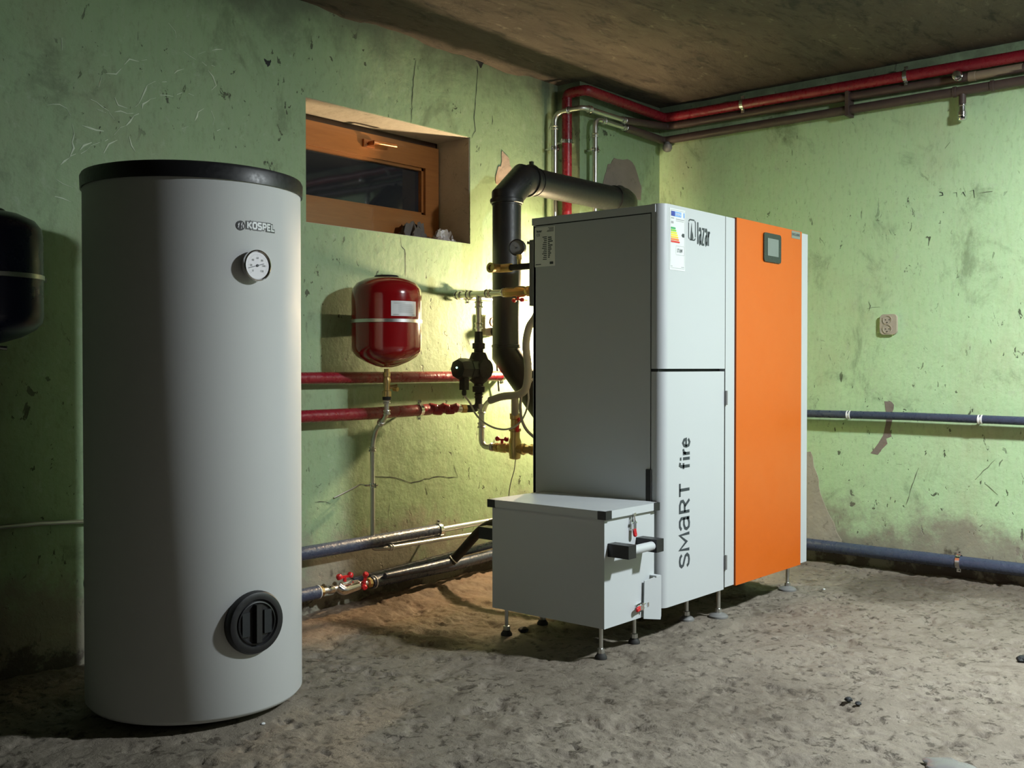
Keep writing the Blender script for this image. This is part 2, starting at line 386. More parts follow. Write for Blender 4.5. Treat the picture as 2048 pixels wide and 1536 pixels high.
def strip(bm, pts, nrm, wd, jit=0.0):
    """thin proud ribbon along a polyline on a surface with normal nrm"""
    pts = [Vector(p) for p in pts]; nrm = Vector(nrm); L = []; R = []
    for i, p in enumerate(pts):
        t = (pts[min(i+1, len(pts)-1)]-pts[max(i-1, 0)]).normalized(); s = t.cross(nrm).normalized()
        k = wd*(.5+random.uniform(-jit, jit))*(0.35 if i in (0, len(pts)-1) else 1)
        L.append(bm.verts.new(p+s*k)); R.append(bm.verts.new(p-s*k))
    for i in range(len(pts)-1): bm.faces.new((L[i], L[i+1], R[i+1], R[i]))
def wiggle(pts, amp, step):
    out = []
    for a, b in zip(pts, pts[1:]):
        a, b = Vector(a), Vector(b); k = max(1, int((b-a).length/step))
        for i in range(k): out.append(a.lerp(b, i/k)+Vector((random.uniform(-amp, amp), random.uniform(-amp, amp), random.uniform(-amp, amp))))
    out.append(Vector(pts[-1])); return out

def vnoise(x, y, seed):
    xi = np.floor(x).astype(int); yi = np.floor(y).astype(int); xf = x-xi; yf = y-yi
    def h(a, b):
        n_ = (a*374761393+b*668265263+seed*1442695041) & 0xffffffff
        n_ = ((n_ ^ (n_ >> 13))*1274126177) & 0xffffffff
        return ((n_ ^ (n_ >> 16)) & 0xffff)/65535.0
    u = xf*xf*(3-2*xf); v = yf*yf*(3-2*yf)
    return (h(xi,yi)*(1-u)+h(xi+1,yi)*u)*(1-v)+(h(xi,yi+1)*(1-u)+h(xi+1,yi+1)*u)*v
def fbm(x, y, seed, oct_=5, g=.5):
    s = 0; a = 1; t = 0
    for i in range(oct_): s = s+a*vnoise(x*2**i, y*2**i, seed+i); t += a; a *= g
    return s/t
def spline(pts, k=6):
    P = [Vector(p) for p in pts]; P = [P[0]*2-P[1]]+P+[P[-1]*2-P[-2]]; out = []
    for a, b_, c, d in zip(P, P[1:], P[2:], P[3:]):
        for i in range(k):
            t_ = i/k; out.append(.5*((2*b_)+(c-a)*t_+(2*a-5*b_+4*c-d)*t_*t_+(3*b_-a-3*c+d)*t_**3))
    out.append(P[-2]); return out
# ------------------------------------------------------------------ setting
XL, YF = -2.6, -2.4
bm = nb(); T = .34
wx0, wx1, wz0, wz1 = 2.55, 3.474, 1.487, 1.964
box(bm, XL-.2, wx0, WA, WA+T, -.1, HC+.1); box(bm, wx1, WC+.3, WA, WA+T, -.1, HC+.1)
box(bm, wx0, wx1, WA, WA+T, -.1, wz0); box(bm, wx0, wx1, WA, WA+T, wz1, HC+.1)
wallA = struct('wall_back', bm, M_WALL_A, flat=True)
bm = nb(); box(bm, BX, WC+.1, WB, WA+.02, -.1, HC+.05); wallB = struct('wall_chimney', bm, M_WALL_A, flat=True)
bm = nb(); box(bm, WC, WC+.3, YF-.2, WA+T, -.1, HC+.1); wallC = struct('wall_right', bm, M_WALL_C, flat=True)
bm = nb(); box(bm, XL-.3, XL, YF-.2, WA+T, -.1, HC+.1); struct('wall_left', bm, MT['rear'], flat=True)
bm = nb(); box(bm, XL-.3, WC+.3, YF-.3, YF, -.1, HC+.1); struct('wall_front', bm, MT['rear'], flat=True)

def grid(name, x, y, z, mat):
    nx, ny = len(x), len(y); X, Y = np.meshgrid(x, y, indexing='ij')
    co_ = np.stack([X, Y, z], -1).reshape(-1, 3)
    i = np.arange(nx*ny).reshape(nx, ny)
    f = np.stack([i[:-1,:-1], i[1:,:-1], i[1:,1:], i[:-1,1:]], -1).reshape(-1, 4)
    me = bpy.data.meshes.new(name); me.from_pydata(co_.tolist(), [], f.tolist()); me.polygons.foreach_set('use_smooth', [True]*len(me.polygons))
    me.materials.append(MT[mat]); o = bpy.data.objects.new(name, me); COL.objects.link(o); o['kind'] = 'structure'; WLOC[o] = V(0,0,0); return o
gx = np.concatenate([np.linspace(XL, .6, 60)[:-1], np.linspace(.6, WC+.02, 620)]); gy = np.concatenate([np.linspace(YF, -.2, 50)[:-1], np.linspace(-.2, WA+.02, 500)])
X, Y = np.meshgrid(gx, gy, indexing='ij')
n1 = fbm(X*2.2, Y*2.2, 5); n2 = fbm(X*9+3*n1, Y*9, 21, 5, .6); n3 = fbm(X*30, Y*30, 55, 3, .6)
Z = -.006 - .010*n1 - .018*np.clip(n2-.52, 0, 1)*2 - .006*np.abs(n3-.5)
Z = Z + .010*np.clip(.55-n2, 0, .2)
n4 = fbm(X*6.5+1.5*n1, Y*6.5-1.5*n2, 131, 6, .62); q4 = n4*11; fr = q4-np.floor(q4)      # flaking screed: little terraces with soft lips
rough = np.clip((fbm(X*1.5, Y*1.5, 303, 3)-.42)*5, .08, 1)
Z = Z + rough*.0032*(np.floor(q4)+np.clip(fr/.22, 0, 1)-6)
pit = np.clip((fbm(X*17, Y*17, 211, 4, .6)-.64)*9, 0, 1); Z = Z - .009*pit
Z = np.minimum(Z, .004)
d = WA-Y; mound = np.exp(-((d-.10)/.13)**2)*np.clip((X-2.72)/.12, 0, 1)*np.clip((4.0-X)/.3, 0, 1)
Z = Z + mound*(.005+.045*fbm(X*7, Y*11, 77, 5, .6)*(d > 0))
d2 = WC-X; Z = Z + np.exp(-(d2/.06)**2)*.02*fbm(X*9, Y*9, 91)
Z = np.minimum(Z, .05)
for fx, fy in [(2.73,1.951),(2.957,1.976),(2.758,2.374),(2.958,2.40),(4.081,1.961),(3.471,1.944),(3.353,2.01),(4.06,2.18),(3.66,2.40),(1.656,2.573)]:
    r_ = np.hypot(X-fx, Y-fy); k = np.clip(1-(r_-(.26 if fx < 2 else .035))/.06, 0, 1); Z = Z*(1-k)+k*(-.0005)
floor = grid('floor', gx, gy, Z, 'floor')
cx_ = np.linspace(XL, WC+.02, 180); cy_ = np.linspace(YF, WA+.02, 150); X, Y = np.meshgrid(cx_, cy_, indexing='ij')
Zc = HC+.006-.012*fbm(X*2, Y*4, 8)-.05*np.exp(-((WA-Y)/.05)**2)*np.clip(fbm(X*4, Y*4, 15)-.45, 0, 1)*2
ceil = grid('ceiling', cx_, cy_, Zc, 'ceiling')
bm = nb(); box(bm, XL-.2, WC+.2, YF-.2, WA+.3, HC+.012, HC+.1); fin('slab', bm, 'ceiling', ceil, flat=True)

# plaster patches, cracks, scratches: shallow pieces on their wall
def ragged(px_pts, plane, out, k=3, amp=.006):
    P = [on(a, b, **plane) for a, b in px_pts]; Q = []
    for i, p in enumerate(P):
        q = P[(i+1) % len(P)]
        for j in range(k):
            r_ = p.lerp(q, j/k)
            for ax in range(3):
                if abs(out[ax]) < .5: r_[ax] += random.uniform(-amp, amp)
            Q.append(r_)
    return Q
def patch(name, px_pts, plane, out, mat, wall, th=.0025, amp=.006):
    bm = nb(); out = Vector(out); Q = ragged(px_pts, plane, out, 3, amp)
    prism(bm, [q-out*.001 for q in Q], out*(th+.001)); return fin(name, bm, mat, wall, flat=True)
nA, nC = V(0,-1,0), V(-1,0,0)
patch('plaster_patch', [(1004,300),(1019,318),(1022,336),(1028,352),(1022,372),(1000,374),(990,362),(994,338),(1000,332)], dict(y=WA), nA, 'plaster', wallA)
patch('plaster_patch', [(1014,372),(1040,372),(1040,420),(996,420),(992,392),(1003,372)], dict(y=WA), nA, 'plaster', wallA)
patch('plaster_patch', [(1209,352),(1216,330),(1229,316),(1246,320),(1258,318),(1272,340),(1283,372),(1282,400),(1206,400),(1205,372)], dict(y=WB), nA, 'plaster_dark', wallB)
patch('render_patch', [(1600,905),(1622,900),(1634,950),(1640,985),(1660,1030),(1678,1075),(1690,1095),(1600,1095)], dict(x=WC), nC, 'plaster_beige', wallC, amp=.008)
patch('render_patch', [(1770,805),(1785,803),(1786,830),(1780,870),(1768,900),(1745,908),(1762,880),(1770,845)], dict(x=WC), nC, 'plaster_dark', wallC, .0012, .010)
patch('dark_hole_patch', [(950,120),(962,118),(974,120),(966,126),(960,136),(956,127)], dict(y=WA), nA, 'dark', wallA, .008, .003)  # near-black raised patch stands in for a dark hole in the wall
patch('nail_hole', [(528,118),(536,122),(543,119),(541,127),(536,135),(532,128)], dict(y=WA), nA, 'dark', wallA, .001, .002)
S = .30273
veins = [[(395,1090),(455,1035),(480,985),(485,880),(470,770),(440,710),(400,690),(310,695)],
 [(470,1035),(540,1015),(600,970),(660,945),(720,915),(750,885),(800,850),(860,800),(910,745),(950,690),(1000,650),(1060,630),(1140,635),(1200,605),(1280,632)],
 [(520,1000),(545,960),(600,940),(650,950)],[(690,1010),(720,955),(775,925)],[(540,820),(600,845),(680,870),(735,880)],
 [(895,715),(935,650),(955,600),(975,565),(1030,545),(1100,540)],[(640,725),(700,740),(760,740),(880,748)],[(640,720),(720,750),(755,790)],
 [(645,570),(665,515),(700,492),(760,488),(800,450),(850,395),(910,410),(970,395)],[(1145,490),(1170,465),(1215,455)],
 [(1210,335),(1250,365),(1300,395),(1360,430),(1420,440)],[(1370,465),(1410,510),(1430,560),(1400,600),(1370,650)],
 [(1350,715),(1310,735),(1280,800),(1250,835),(1200,850)],[(1390,735),(1410,780),(1400,820),(1430,860),(1455,855)],
 [(1310,365),(1360,345),(1430,325),(1500,315)],[(1110,150),(1150,200),(1165,250)],[(760,640),(780,690),(840,715)],
 [(590,650),(630,680),(720,735)],[(845,905),(870,960),(895,1005)],[(405,320),(410,260),(440,210)],[(380,1190),(420,1210),(480,1240)],[(360,1290),(420,1310),(470,1335)]]
bm = nb()
for vn in veins:
    P = wiggle([on(a*S, b*S, y=WA)+nA*.0012 for a, b in vn], .004, .018)
    for p in P: p.y = WA-.0012
    i = 0
    while i < len(P)-1:
        L_ = random.choice((2,2,3,4)); strip(bm, P[i:i+L_], nA, .0040, .3) if len(P[i:i+L_]) > 1 else None; i += L_ if random.random() < .6 else L_-1
        if L_ < 2: i += 1
MT['chalk'] = plain('chipped_limewash', (0.60,0.69,0.54), .8, 0, .2, 20)
fin('scratch_marks', bm, 'chalk', wallA, flat=True)['kind'] = 'stuff'
bm = nb()
for cr in [[(831,118),(826,170),(822,245)],[(955,132),(952,190),(948,235),(950,262),(944,276)],[(801,474),(802,492),(810,500),(811,552)],[(743,952),(780,955),(800,958),(822,966),(850,958),(880,953),(915,955)],
           [(985,232),(984,250)],[(610,1210),(640,1190)],[(630,1005),(650,1004),(662,1008)],[(905,928),(912,945),(916,954)]]:
    P = wiggle([on(a, b, y=WA) for a, b in cr], .003, .02)
    for p in P: p.y = WA-.001
    strip(bm, P, nA, .0028, .2)
fin('wall_cracks', bm, 'dark', wallA, flat=True)['kind'] = 'stuff'
bm = nb()
for cr, wd in [([(1319,296),(1317,340),(1318,400)], .003), ([(1760,614),(1745,614),(1735,618)], .003), ([(1738,603),(1741,612),(1738,622)], .003), ([(1990,920),(1968,942),(1950,960)], .0035), ([(1970,966),(1985,980),(1996,990)], .003),
               ([(1793,928),(1804,929)], .004), ([(1838,935),(1825,970),(1812,1010)], .003), ([(1960,386),(1985,383)], .005), ([(1900,285),(1890,297)], .004)]:
    P = wiggle([on(a, b, x=WC) for a, b in cr], .002, .02)
    for p in P: p.x = WC-.001
    strip(bm, P, nC, wd, .3)
MT['scuff'] = plain('dark_scuff', (0.13,0.155,0.09), .8)
fin('scuff_marks', bm, 'scuff', wallC, flat=True)['kind'] = 'stuff'
bm = nb()
for cr in [[(1878,392),(1886,390),(1885,386),(1879,384),(1884,382)],[(1906,386),(1913,385),(1914,394)],[(1922,390),(1926,384),(1931,393)],[(1939,383),(1947,380),(1949,396)]]:
    strip(bm, [on(a, b, x=WC-.001) for a, b in cr], nC, .004, .2)
fin('handwritten_marks', bm, 'dark', wallC, flat=True)['kind'] = 'stuff'

# window_1
win = bpy.data.objects.new('window_1', None); COL.objects.link(win); win.location = (3.01, WA+.22, wz0); WLOC[win] = win.location.copy(); win['kind'] = 'structure'
fy = WA+.215
bm = nb()
for a in ((wx0,wx1,wz1-.03,wz1),(wx0,wx1,wz0,wz0+.02),(wx0,wx0+.03,wz0,wz1),(wx1-.012,wx1,wz0,wz1)): box(bm, a[0], a[1], fy-.01, fy+.06, a[2], a[3])
fin('outer_frame', bm, 'wooddark', win, .003)
sx0, sx1, sz0, sz1 = wx0+.03, wx1-.012, wz0+.02, wz1-.03; gx0, gx1, gz0, gz1 = sx0+.085, sx1-.085, sz0+.115, sz1-.10
def sash_bar(x0, x1, z0, z1):
    bm = nb(); box(bm, x0, x1, fy-.03, fy+.03, z0, z1); return fin('sash_rail', bm, 'wood', win, .006)
sash_bar(sx0, sx1, gz1, sz1); sash_bar(sx0, sx1, sz0, gz0); sash_bar(sx0, gx0, gz0, gz1); sash_bar(gx1, sx1, gz0, gz1)
bm = nb()
for a in ((gx0,gx1,gz1-.012,gz1),(gx0,gx1,gz0,gz0+.012),(gx0,gx0+.012,gz0,gz1),(gx1-.012,gx1,gz0,gz1)): box(bm, a[0], a[1], fy-.016, fy+.02, a[2], a[3])
fin('glazing_bead', bm, 'wood', win, .003)
bm = nb(); box(bm, gx0-.01, gx1+.01, fy+.004, fy+.012, gz0-.01, gz1+.01); fin('pane', bm, 'glass', win)
hp = on(735, 288, y=fy-.03)
bm = nb(); box(bm, hp.x-.03, hp.x+.03, hp.y-.012, hp.y, hp.z-.016, hp.z+.016); cyl(bm, hp, hp+V(0,-.045,0), .010); tube(bm, [hp+V(-.006,-.045,0), hp+V(.02,-.052,0), hp+V(.12,-.050,.004)], .0085, 12, .015)
fin('handle', bm, 'copper', win, .002)
bm = nb(); box(bm, wx0-.001, wx1+.001, WA+.004, fy, wz1-.002, wz1+.003); box(bm, wx1-.003, wx1+.002, WA+.004, fy, wz0, wz1); box(bm, wx0-.002, wx0+.003, WA+.004, fy, wz0, wz1); box(bm, wx0-.001, wx1+.001, WA+.004, fy, wz0-.003, wz0+.002)
fin('reveal_lining', bm, 'reveal', win, flat=True)
# crumpled plastic on sill
def crumple(name, c, r, mat, label, cat):
    bm = nb(); nu, nv = 22, 16; sd = random.randint(1, 900)
    U_, V_ = np.meshgrid(np.linspace(-1, 1, nu), np.linspace(-1, 1, nv), indexing='ij')
    hgt = 1-np.abs(2*fbm(U_*1.6+9, V_*1.6+4, sd, 3, .5)-1)*2.2
    hgt = np.clip(hgt, 0, 1)*np.clip(1.25-np.maximum(np.abs(U_), np.abs(V_))**2*1.25, 0, 1)+.10*fbm(U_*6+2, V_*6, sd+3, 2)
    jx = (fbm(U_*3, V_*3+7, sd+9)-.5)*.5; jy = (fbm(U_*3+5, V_*3, sd+17)-.5)*.5
    top_ = [[bm.verts.new((c[0]+(U_[i,j]+jx[i,j])*r[0], c[1]+(V_[i,j]+jy[i,j])*r[1], c[2]+.0005+hgt[i,j]*r[2])) for j in range(nv)] for i in range(nu)]
    for i in range(nu-1):
        for j in range(nv-1): bm.faces.new((top_[i][j], top_[i+1][j], top_[i+1][j+1], top_[i][j+1]))
    ring = [top_[i][0] for i in range(nu)]+[top_[-1][j] for j in range(1, nv)]+[top_[i][-1] for i in range(nu-2, -1, -1)]+[top_[0][j] for j in range(nv-2, 0, -1)]
    low = [bm.verts.new((v.co.x, v.co.y, c[2])) for v in ring]; n_ = len(ring)
    for i in range(n_): bm.faces.new((ring[i], low[i], low[(i+1) % n_], ring[(i+1) % n_]))
    bm.faces.new(low)
    return tag(fin(name, bm, mat, angle=28), label, cat)
p = on(893, 482, y=WA+.05); crumple('plastic_bag', (p.x, WA+.07, wz0+.002), (.060,.040,.058), 'bag', 'crumpled translucent plastic bag on the right end of the window sill', 'bag')
p = on(850, 470, y=WA+.12); crumple('rag', (p.x-.05, WA+.135, wz0+.002), (.085,.045,.085), 'ragcloth', 'dark crumpled rag lying on window sill beside the plastic bag', 'rag')

# ------------------------------------------------------------------ hot water tank
TX, TY, TR = 1.656, 2.573, .2905
t = thing('hot_water_tank', 'tall white cylindrical hot water tank with black lid and dial thermometer', 'water tank', (TX, TY, 0))
bm = nb(); lathe(bm, (TX,TY,0), (0,0,1), [(.018,.20),(.018,TR-.022),(.022,TR-.010),(.034,TR),(1.416,TR)], 96, cap=True); fin('jacket', bm, 'tank', t)
bm = nb(); lathe(bm, (TX,TY,0), (0,0,1), [(1.412,TR-.01),(1.410,TR+.005),(1.443,TR+.006),(1.451,TR+.002),(1.455,TR-.012),(1.458,.10),(1.458,.0)], 96); fin('lid', bm, 'black', t)
bm = nb(); lathe(bm, (TX,TY,0), (0,0,1), [(.004,.23),(.018,.235)], 48); fin('base_plate', bm, 'blackmatte', t)
for a in (40, 160, 280):
    bm = nb(); c = V(TX+.19*math.cos(math.radians(a)), TY+.19*math.sin(math.radians(a)), 0); cyl(bm, c, c+V(0,0,.006), .03); fin('foot', bm, 'blackmatte', t)
def tank_map(pc, lift):
    a0 = math.atan2(pc.y-TY, pc.x-TX)
    def f(u, v): a = a0+u/TR; return V(TX+(TR+lift)*math.cos(a), TY+(TR+lift)*math.sin(a), pc.z+v)
    return f
# badge: emblem disc + lettering with dark outline
pa_, pb_ = on_cyl(492, 452, TX, TY, TR), on_cyl(549, 457, TX, TY, TR); pc = (pa_+pb_)/2
aa, ab = [math.atan2(q.y-TY, q.x-TX) for q in (pa_, pb_)]; LW = abs(ab-aa)*TR
pc = V(TX+TR*math.cos((aa+ab)/2), TY+TR*math.sin((aa+ab)/2), on_cyl(520,453,TX,TY,TR).z)
KC = [('K',1),('O',1),('s',.95),('P',.95),('E',.9),('L',.85)]
bo = fin('badge_outline', stroke_text(KC, tank_map(pc, .0010), LW*.93, .0150, .0046, .36, .0026), 'black', t, flat=True)
fin('badge_lettering', stroke_text(KC, tank_map(pc, .0018), LW*.93, .0150, .0046, .36), 'paper', bo, flat=True)
pe = on_cyl(481, 451, TX, TY, TR); fm = tank_map(pe, .0012)
bm = nb(); bm.faces.new([bm.verts.new(fm(.0125*math.cos(i*.2618), .0125*math.sin(i*.2618))) for i in range(24)]); fin('badge_emblem', bm, 'black', bo, flat=True)
fm2 = tank_map(pe, .002); bm = nb()
for x0, x1, s in ((-.0105,-.006,.008),(.001,.0045,.011)):
    bm.faces.new([bm.verts.new(fm2(a*.75, b*.75)) for a, b in ((x0,s*.3),(x0+.003,s),(x1+.002,s),(x1,0),(x1-.002,-s),(x0-.001,-s),(x0+.002,-s*.2))])
bm.faces.new([bm.verts.new(fm2(a*.75, b*.75)) for a, b in ((.0075,.004),(.011,.003),(.0115,-.005),(.008,-.009))]); fin('badge_emblem_flame', bm, 'dial', bo, flat=True)
# thermometer
pg = on_cyl(515, 531, TX, TY, TR+.018); nr = V(pg.x-TX, pg.y-TY, 0).normalized(); side = V(-nr.y, nr.x, 0); GR = .0405
if side.dot(RT) < 0: side = -side
bm = nb(); lathe(bm, pg-nr*.020, nr, [(0,GR-.006),(.012,GR-.004),(.014,GR),(.022,GR),(.024,GR-.003),(.021,GR-.0055)], 40, cap=False); th = fin('thermometer', bm, 'chrome', t)
bm = nb(); lathe(bm, pg-nr*.018, nr, [(0,GR-.005),(.018,GR-.005)], 40); fin('dial', bm, 'dial', th)
dm = lambda u, v, l=.0006: pg+nr*l+side*u+V(0,0,v)
bm = nb()
for i in range(31):
    a = math.radians(225-i*9); r0 = .027 if i % 5 else .0245
    strip(bm, [dm(r0*math.cos(a), r0*math.sin(a)), dm(.0305*math.cos(a), .0305*math.sin(a))], nr, .0007)
fin('scale_marks', bm, 'ink', th, flat=True)['kind'] = 'stuff'
for i, s in enumerate(('0','20','40','60','80','100','120')):
    a = math.radians(225-i*45); fin('numeral', text_mesh(s, lambda u, v, a=a: dm(.0195*math.cos(a)+u, .0195*math.sin(a)+v), None, .0052, .01), 'inkgrey', th, flat=True)
bm = nb(); a = math.radians(196); strip(bm, [dm(-.020*math.cos(a), -.020*math.sin(a), .0015), dm(.028*math.cos(a), .028*math.sin(a), .0015)], nr, .0040); lathe(bm, dm(0,0,.0006), nr, [(0,.0035),(.002,.003)], 14); fin('needle', bm, 'ink', th, flat=True)
# inspection cover
pi_ = on_cyl(511, 1245, TX, TY, TR+.006); nr = V(pi_.x-TX, pi_.y-TY, 0).normalized(); side = V(-nr.y, nr.x, 0)
bm = nb(); lathe(bm, pi_-nr*.022, nr, [(0,.082),(.022,.083),(.030,.079),(.033,.070),(.032,.062),(.026,.058),(.026,.0)], 48); cv = fin('inspection_cover', bm, 'black', t)
bm = nb(); lathe(bm, pi_+nr*.004, nr, [(0,.056),(.004,.056),(.005,.053),(.001,.050)], 40, cap=False); fin('cover_rim', bm, 'black', cv)
bm = nb(); obox(bm, pi_+nr*.011, (.016,.098,.016), (side, V(0,0,1), nr)); fin('grip', bm, 'blackmatte', cv, .004)
for sx in (-.033,.033):
    bm = nb(); obox(bm, pi_+nr*.0065+side*sx, (.022,.062,.004), (side, V(0,0,1), nr)); fin('recess_panel', bm, 'dark', cv, .002)
pp = V(TX, TY, .33)+V(-RT.x, -RT.y, 0)*TR
bm = nb(); cyl(bm, pp+RT*.02, pp-RT*.016, .022); fin('side_port', bm, 'black', t, .002)
# back connections hidden behind the tank
for z in (.25, 1.1):
    bm = nb(); cyl(bm, (TX+.06, TY+TR-.02, z), (TX+.06, TY+TR+.05, z), .02); fin('back_port', bm, 'brass', t)

# ------------------------------------------------------------------ pellet boiler
x0, x1, F, R, zt, zb = 3.013, 4.125, 1.90, 2.463, 1.484, .122
b = thing('pellet_boiler', 'large white pellet boiler cabinet with orange control panel on thin legs', 'boiler', (3.57, 2.18, 0))
ys = 1.948   # seam between side sheet and front panels
def front_panel(name, z0, z1, xa, xb, mat='white', rad=.034, bottom_r=0):
    """panel bent round the near left corner"""
    bm = nb(); o = []; xl = x0
    o.append((xl, ys-.002)); 
    for i in range(9):
        a = math.pi/2*i/8; o.append((xl+rad-rad*math.cos(a), F+rad-rad*math.sin(a)))
    o.append((xb, F)); o.append((xb, F+.02)); o.append((xl+.02, F+.045)); o.append((xl+.02, ys-.002))
    prism(bm, [(p[0], p[1], z0) for p in o], (0,0,z1-z0)); return fin(name, bm, mat, b, .0025, 2)
front_panel('upper_front_panel', .927, zt, x0, 3.434)
door = front_panel('front_door', zb-.006, .917, x0, 3.430)
XS, R2 = 3.508, R   # joint between the two units
bm = nb(); box(bm, x0+.004, XS-.004, F+.022, R-.01, zb+.004, zt-.012); fin('inner_carcass', bm, 'dark', b)
bm = nb(); box(bm, XS, x1-.004, F+.022, R2-.01, zb+.004, zt-.012); fin('inner_carcass', bm, 'dark', b)
bm = nb(); box(bm, x0, x0+.012, ys+.002, R-.002, zb, 1.452); fin('side_sheet', bm, 'white', b, .0015)
bm = nb(); box(bm, x0-.003, x1, F+.03, R+.004, 1.456, zt-.002)
top = fin('top_cover', bm, 'white', b, .002)
bm = nb(); box(bm, x1-.012, x1, F+.031, R2-.002, zb, 1.455); fin('side_sheet', bm, 'white', b, .0015)
bm = nb(); box(bm, x0, XS, R-.012, R, zb, 1.455); fin('rear_sheet', bm, 'white', b, .0015)
bm = nb(); box(bm, XS+.001, x1, R2-.012, R2, zb, 1.455); fin('rear_sheet', bm, 'white', b, .0015)
bm = nb(); box(bm, x0, x1, F+.03, R2, zb-.002, zb+.006); fin('floor_sheet', bm, 'grey', b)
bm = nb(); box(bm, 3.438, 3.506, F, F+.03, zb, zt); pil = fin('front_pillar', bm, 'white', b, .002)
bm = nb(); box(bm, 4.063, x1, F-.002, F+.03, zb, zt); fin('front_pillar', bm, 'white', b, .002)
bm = nb(); box(bm, 3.510, 4.060, F-.006, F+.02, zb-.004, zt+.004); org = fin('orange_panel', bm, 'orange', b, .002)
bm = nb(); box(bm, x0-.006, x0+.004, ys-.004, ys+.016, .20, .585); fin('door_seal', bm, 'blackmatte', b, .002)
for z in (.82, .215):
    bm = nb(); box(bm, 3.431, 3.444, F-.007, F+.004, z-.026, z+.026); cyl(bm, (3.4345,F-.006,z-.026), (3.4345,F-.006,z+.026), .005); fin('door_hinge', bm, 'grey', door)
fl = lambda cx, cz, l=.0008: (lambda u, v: V(cx+u, F-l, cz+v))
vert = lambda cx, cz, l=.0008: (lambda u, v: V(cx-v, F-l, cz+u))
# stencil lettering reading upwards
fin('lettering', stroke_text([('S',1),('M',1.25),('A',1),('R',1),('T',.95)], vert(3.1535, .384), .290, .062, .0105, .32), 'ink', door, flat=True)
fin('lettering', stroke_text([('f',.8),('i',.5),('r',.75),('e',1)], vert(3.1535, .632), .105, .064, .0105, .22), 'ink', door, flat=True)
# makers lettering and emblem
up = b
em = fin('brand_lettering', stroke_text([('l',.3),('a',.8),('z',.8),('a',.8),('r',.75)], fl(3.279, 1.4035), .088, .074, .0078, .30), 'ink', b, flat=True)
bm = nb(); ro = rrect(3.199, 1.411, .050, .074, .013); ri = rrect(3.199, 1.411, .041, .065, .009)
n_ = len(ro)
for i in range(n_):
    if i in (n_//8, n_//2+n_//8, n_*3//8+1, n_*7//8+1): continue
    j = (i+1) % n_; bm.faces.new([bm.verts.new((q[0], F-.0008, q[1])) for q in (ro[i], ro[j], ri[j], ri[i])])
fin('brand_emblem_frame', bm, 'ink', em, flat=True)
bm = nb(); bm.faces.new([bm.verts.new((3.199+u, F-.0008, 1.411+v)) for u, v in ((-.012,-.034),(.004,-.034),(.001,-.012),(-.003,.026),(-.008,-.006))])
bm.faces.new([bm.verts.new((3.199+u, F-.0008, 1.411+v)) for u, v in ((.006,-.031),(.009,-.030),(.004,-.004),(.003,-.016))]); fin('brand_emblem_flame', bm, 'ink', em, flat=True)
# energy label
lx0, lx1, lz0, lz1 = 3.052, 3.152, 1.263, 1.472
bm = nb(); box(bm, lx0, lx1, F-.0008, F+.0004, lz0, lz1); lab = fin('energy_label', bm, 'paper', b, flat=True)
U = lambda s: lx0+(lx1-lx0)*s; Wz = lambda s: lz1-(lz1-lz0)*s
def lq(name, mat, a0, a1, b0, b1, tip=0, l=.0014):
    bm = nb(); P = [(U(a0),Wz(b0)),(U(a1),Wz(b0)),(U(a1+tip),Wz((b0+b1)/2)),(U(a1),Wz(b1)),(U(a0),Wz(b1))]
    bm.faces.new([bm.verts.new((p[0], F-l, p[1])) for p in P]); return fin(name, bm, mat, lab, flat=True)
lq('label_flag', 'lab_blue', .09, .33, .045, .125); lq('label_header', 'lab_sky', .33, .74, .045, .125); lq('label_header', 'lab_sky', .89, .95, .045, .125)
for i, (m_, wd) in enumerate((('lab_g1',.27),('lab_g2',.31),('lab_y1',.36),('lab_y2',.41),('lab_o1',.45),('lab_o2',.49),('lab_r',.54))):
    lq('rating_bar', m_, .08, .08+wd, .305+i*.0365, .305+i*.0365+.029, .035)
bm = nb(); bm.faces.new([bm.verts.new((U(a), F-.0014, Wz(c))) for a, c in ((.76,.415),(.82,.385),(.94,.385),(.94,.445),(.82,.445))]); fin('rating_arrow', bm, 'ink', lab, flat=True)
def line_rect(a0, a1, b0, b1, wd, mat, name):
    bm = nb(); P = [V(U(a), F-.0014, Wz(c)) for a, c in ((a0,b0),(a1,b0),(a1,b1),(a0,b1),(a0,b0))]
    for p, q in zip(P, P[1:]): strip(bm, [p, p.lerp(q,.1), p.lerp(q,.9), q], nA, wd)
    fin(name, bm, mat, lab, flat=True)
line_rect(.05, .96, .025, .965, .0008, 'inkgrey', 'label_border'); line_rect(.40, .95, .60, .745, .0007, 'inkgrey', 'label_box')
fin('label_text', text_mesh('17 kW', fl(U(.66), Wz(.675), .0014), .034, .0135, .02), 'ink', lab, flat=True)
fin('label_text', text_mesh('ENERG', fl(U(.53), Wz(.085), .0018), .034, .009, .02), 'paper', lab, flat=True)
bm = nb()
for a0, a1, b0, b1 in ((.10,.28,.150,.165),(.40,.93,.160,.172),(.10,.24,.210,.245),(.40,.90,.190,.196),(.08,.18,.935,.943),(.75,.93,.935,.943)):
    box(bm, U(a0), U(a1), F-.0014, F-.001, Wz(b1), Wz(b0))
fin('label_print', bm, 'inkgrey', lab, flat=True)['kind'] = 'stuff'
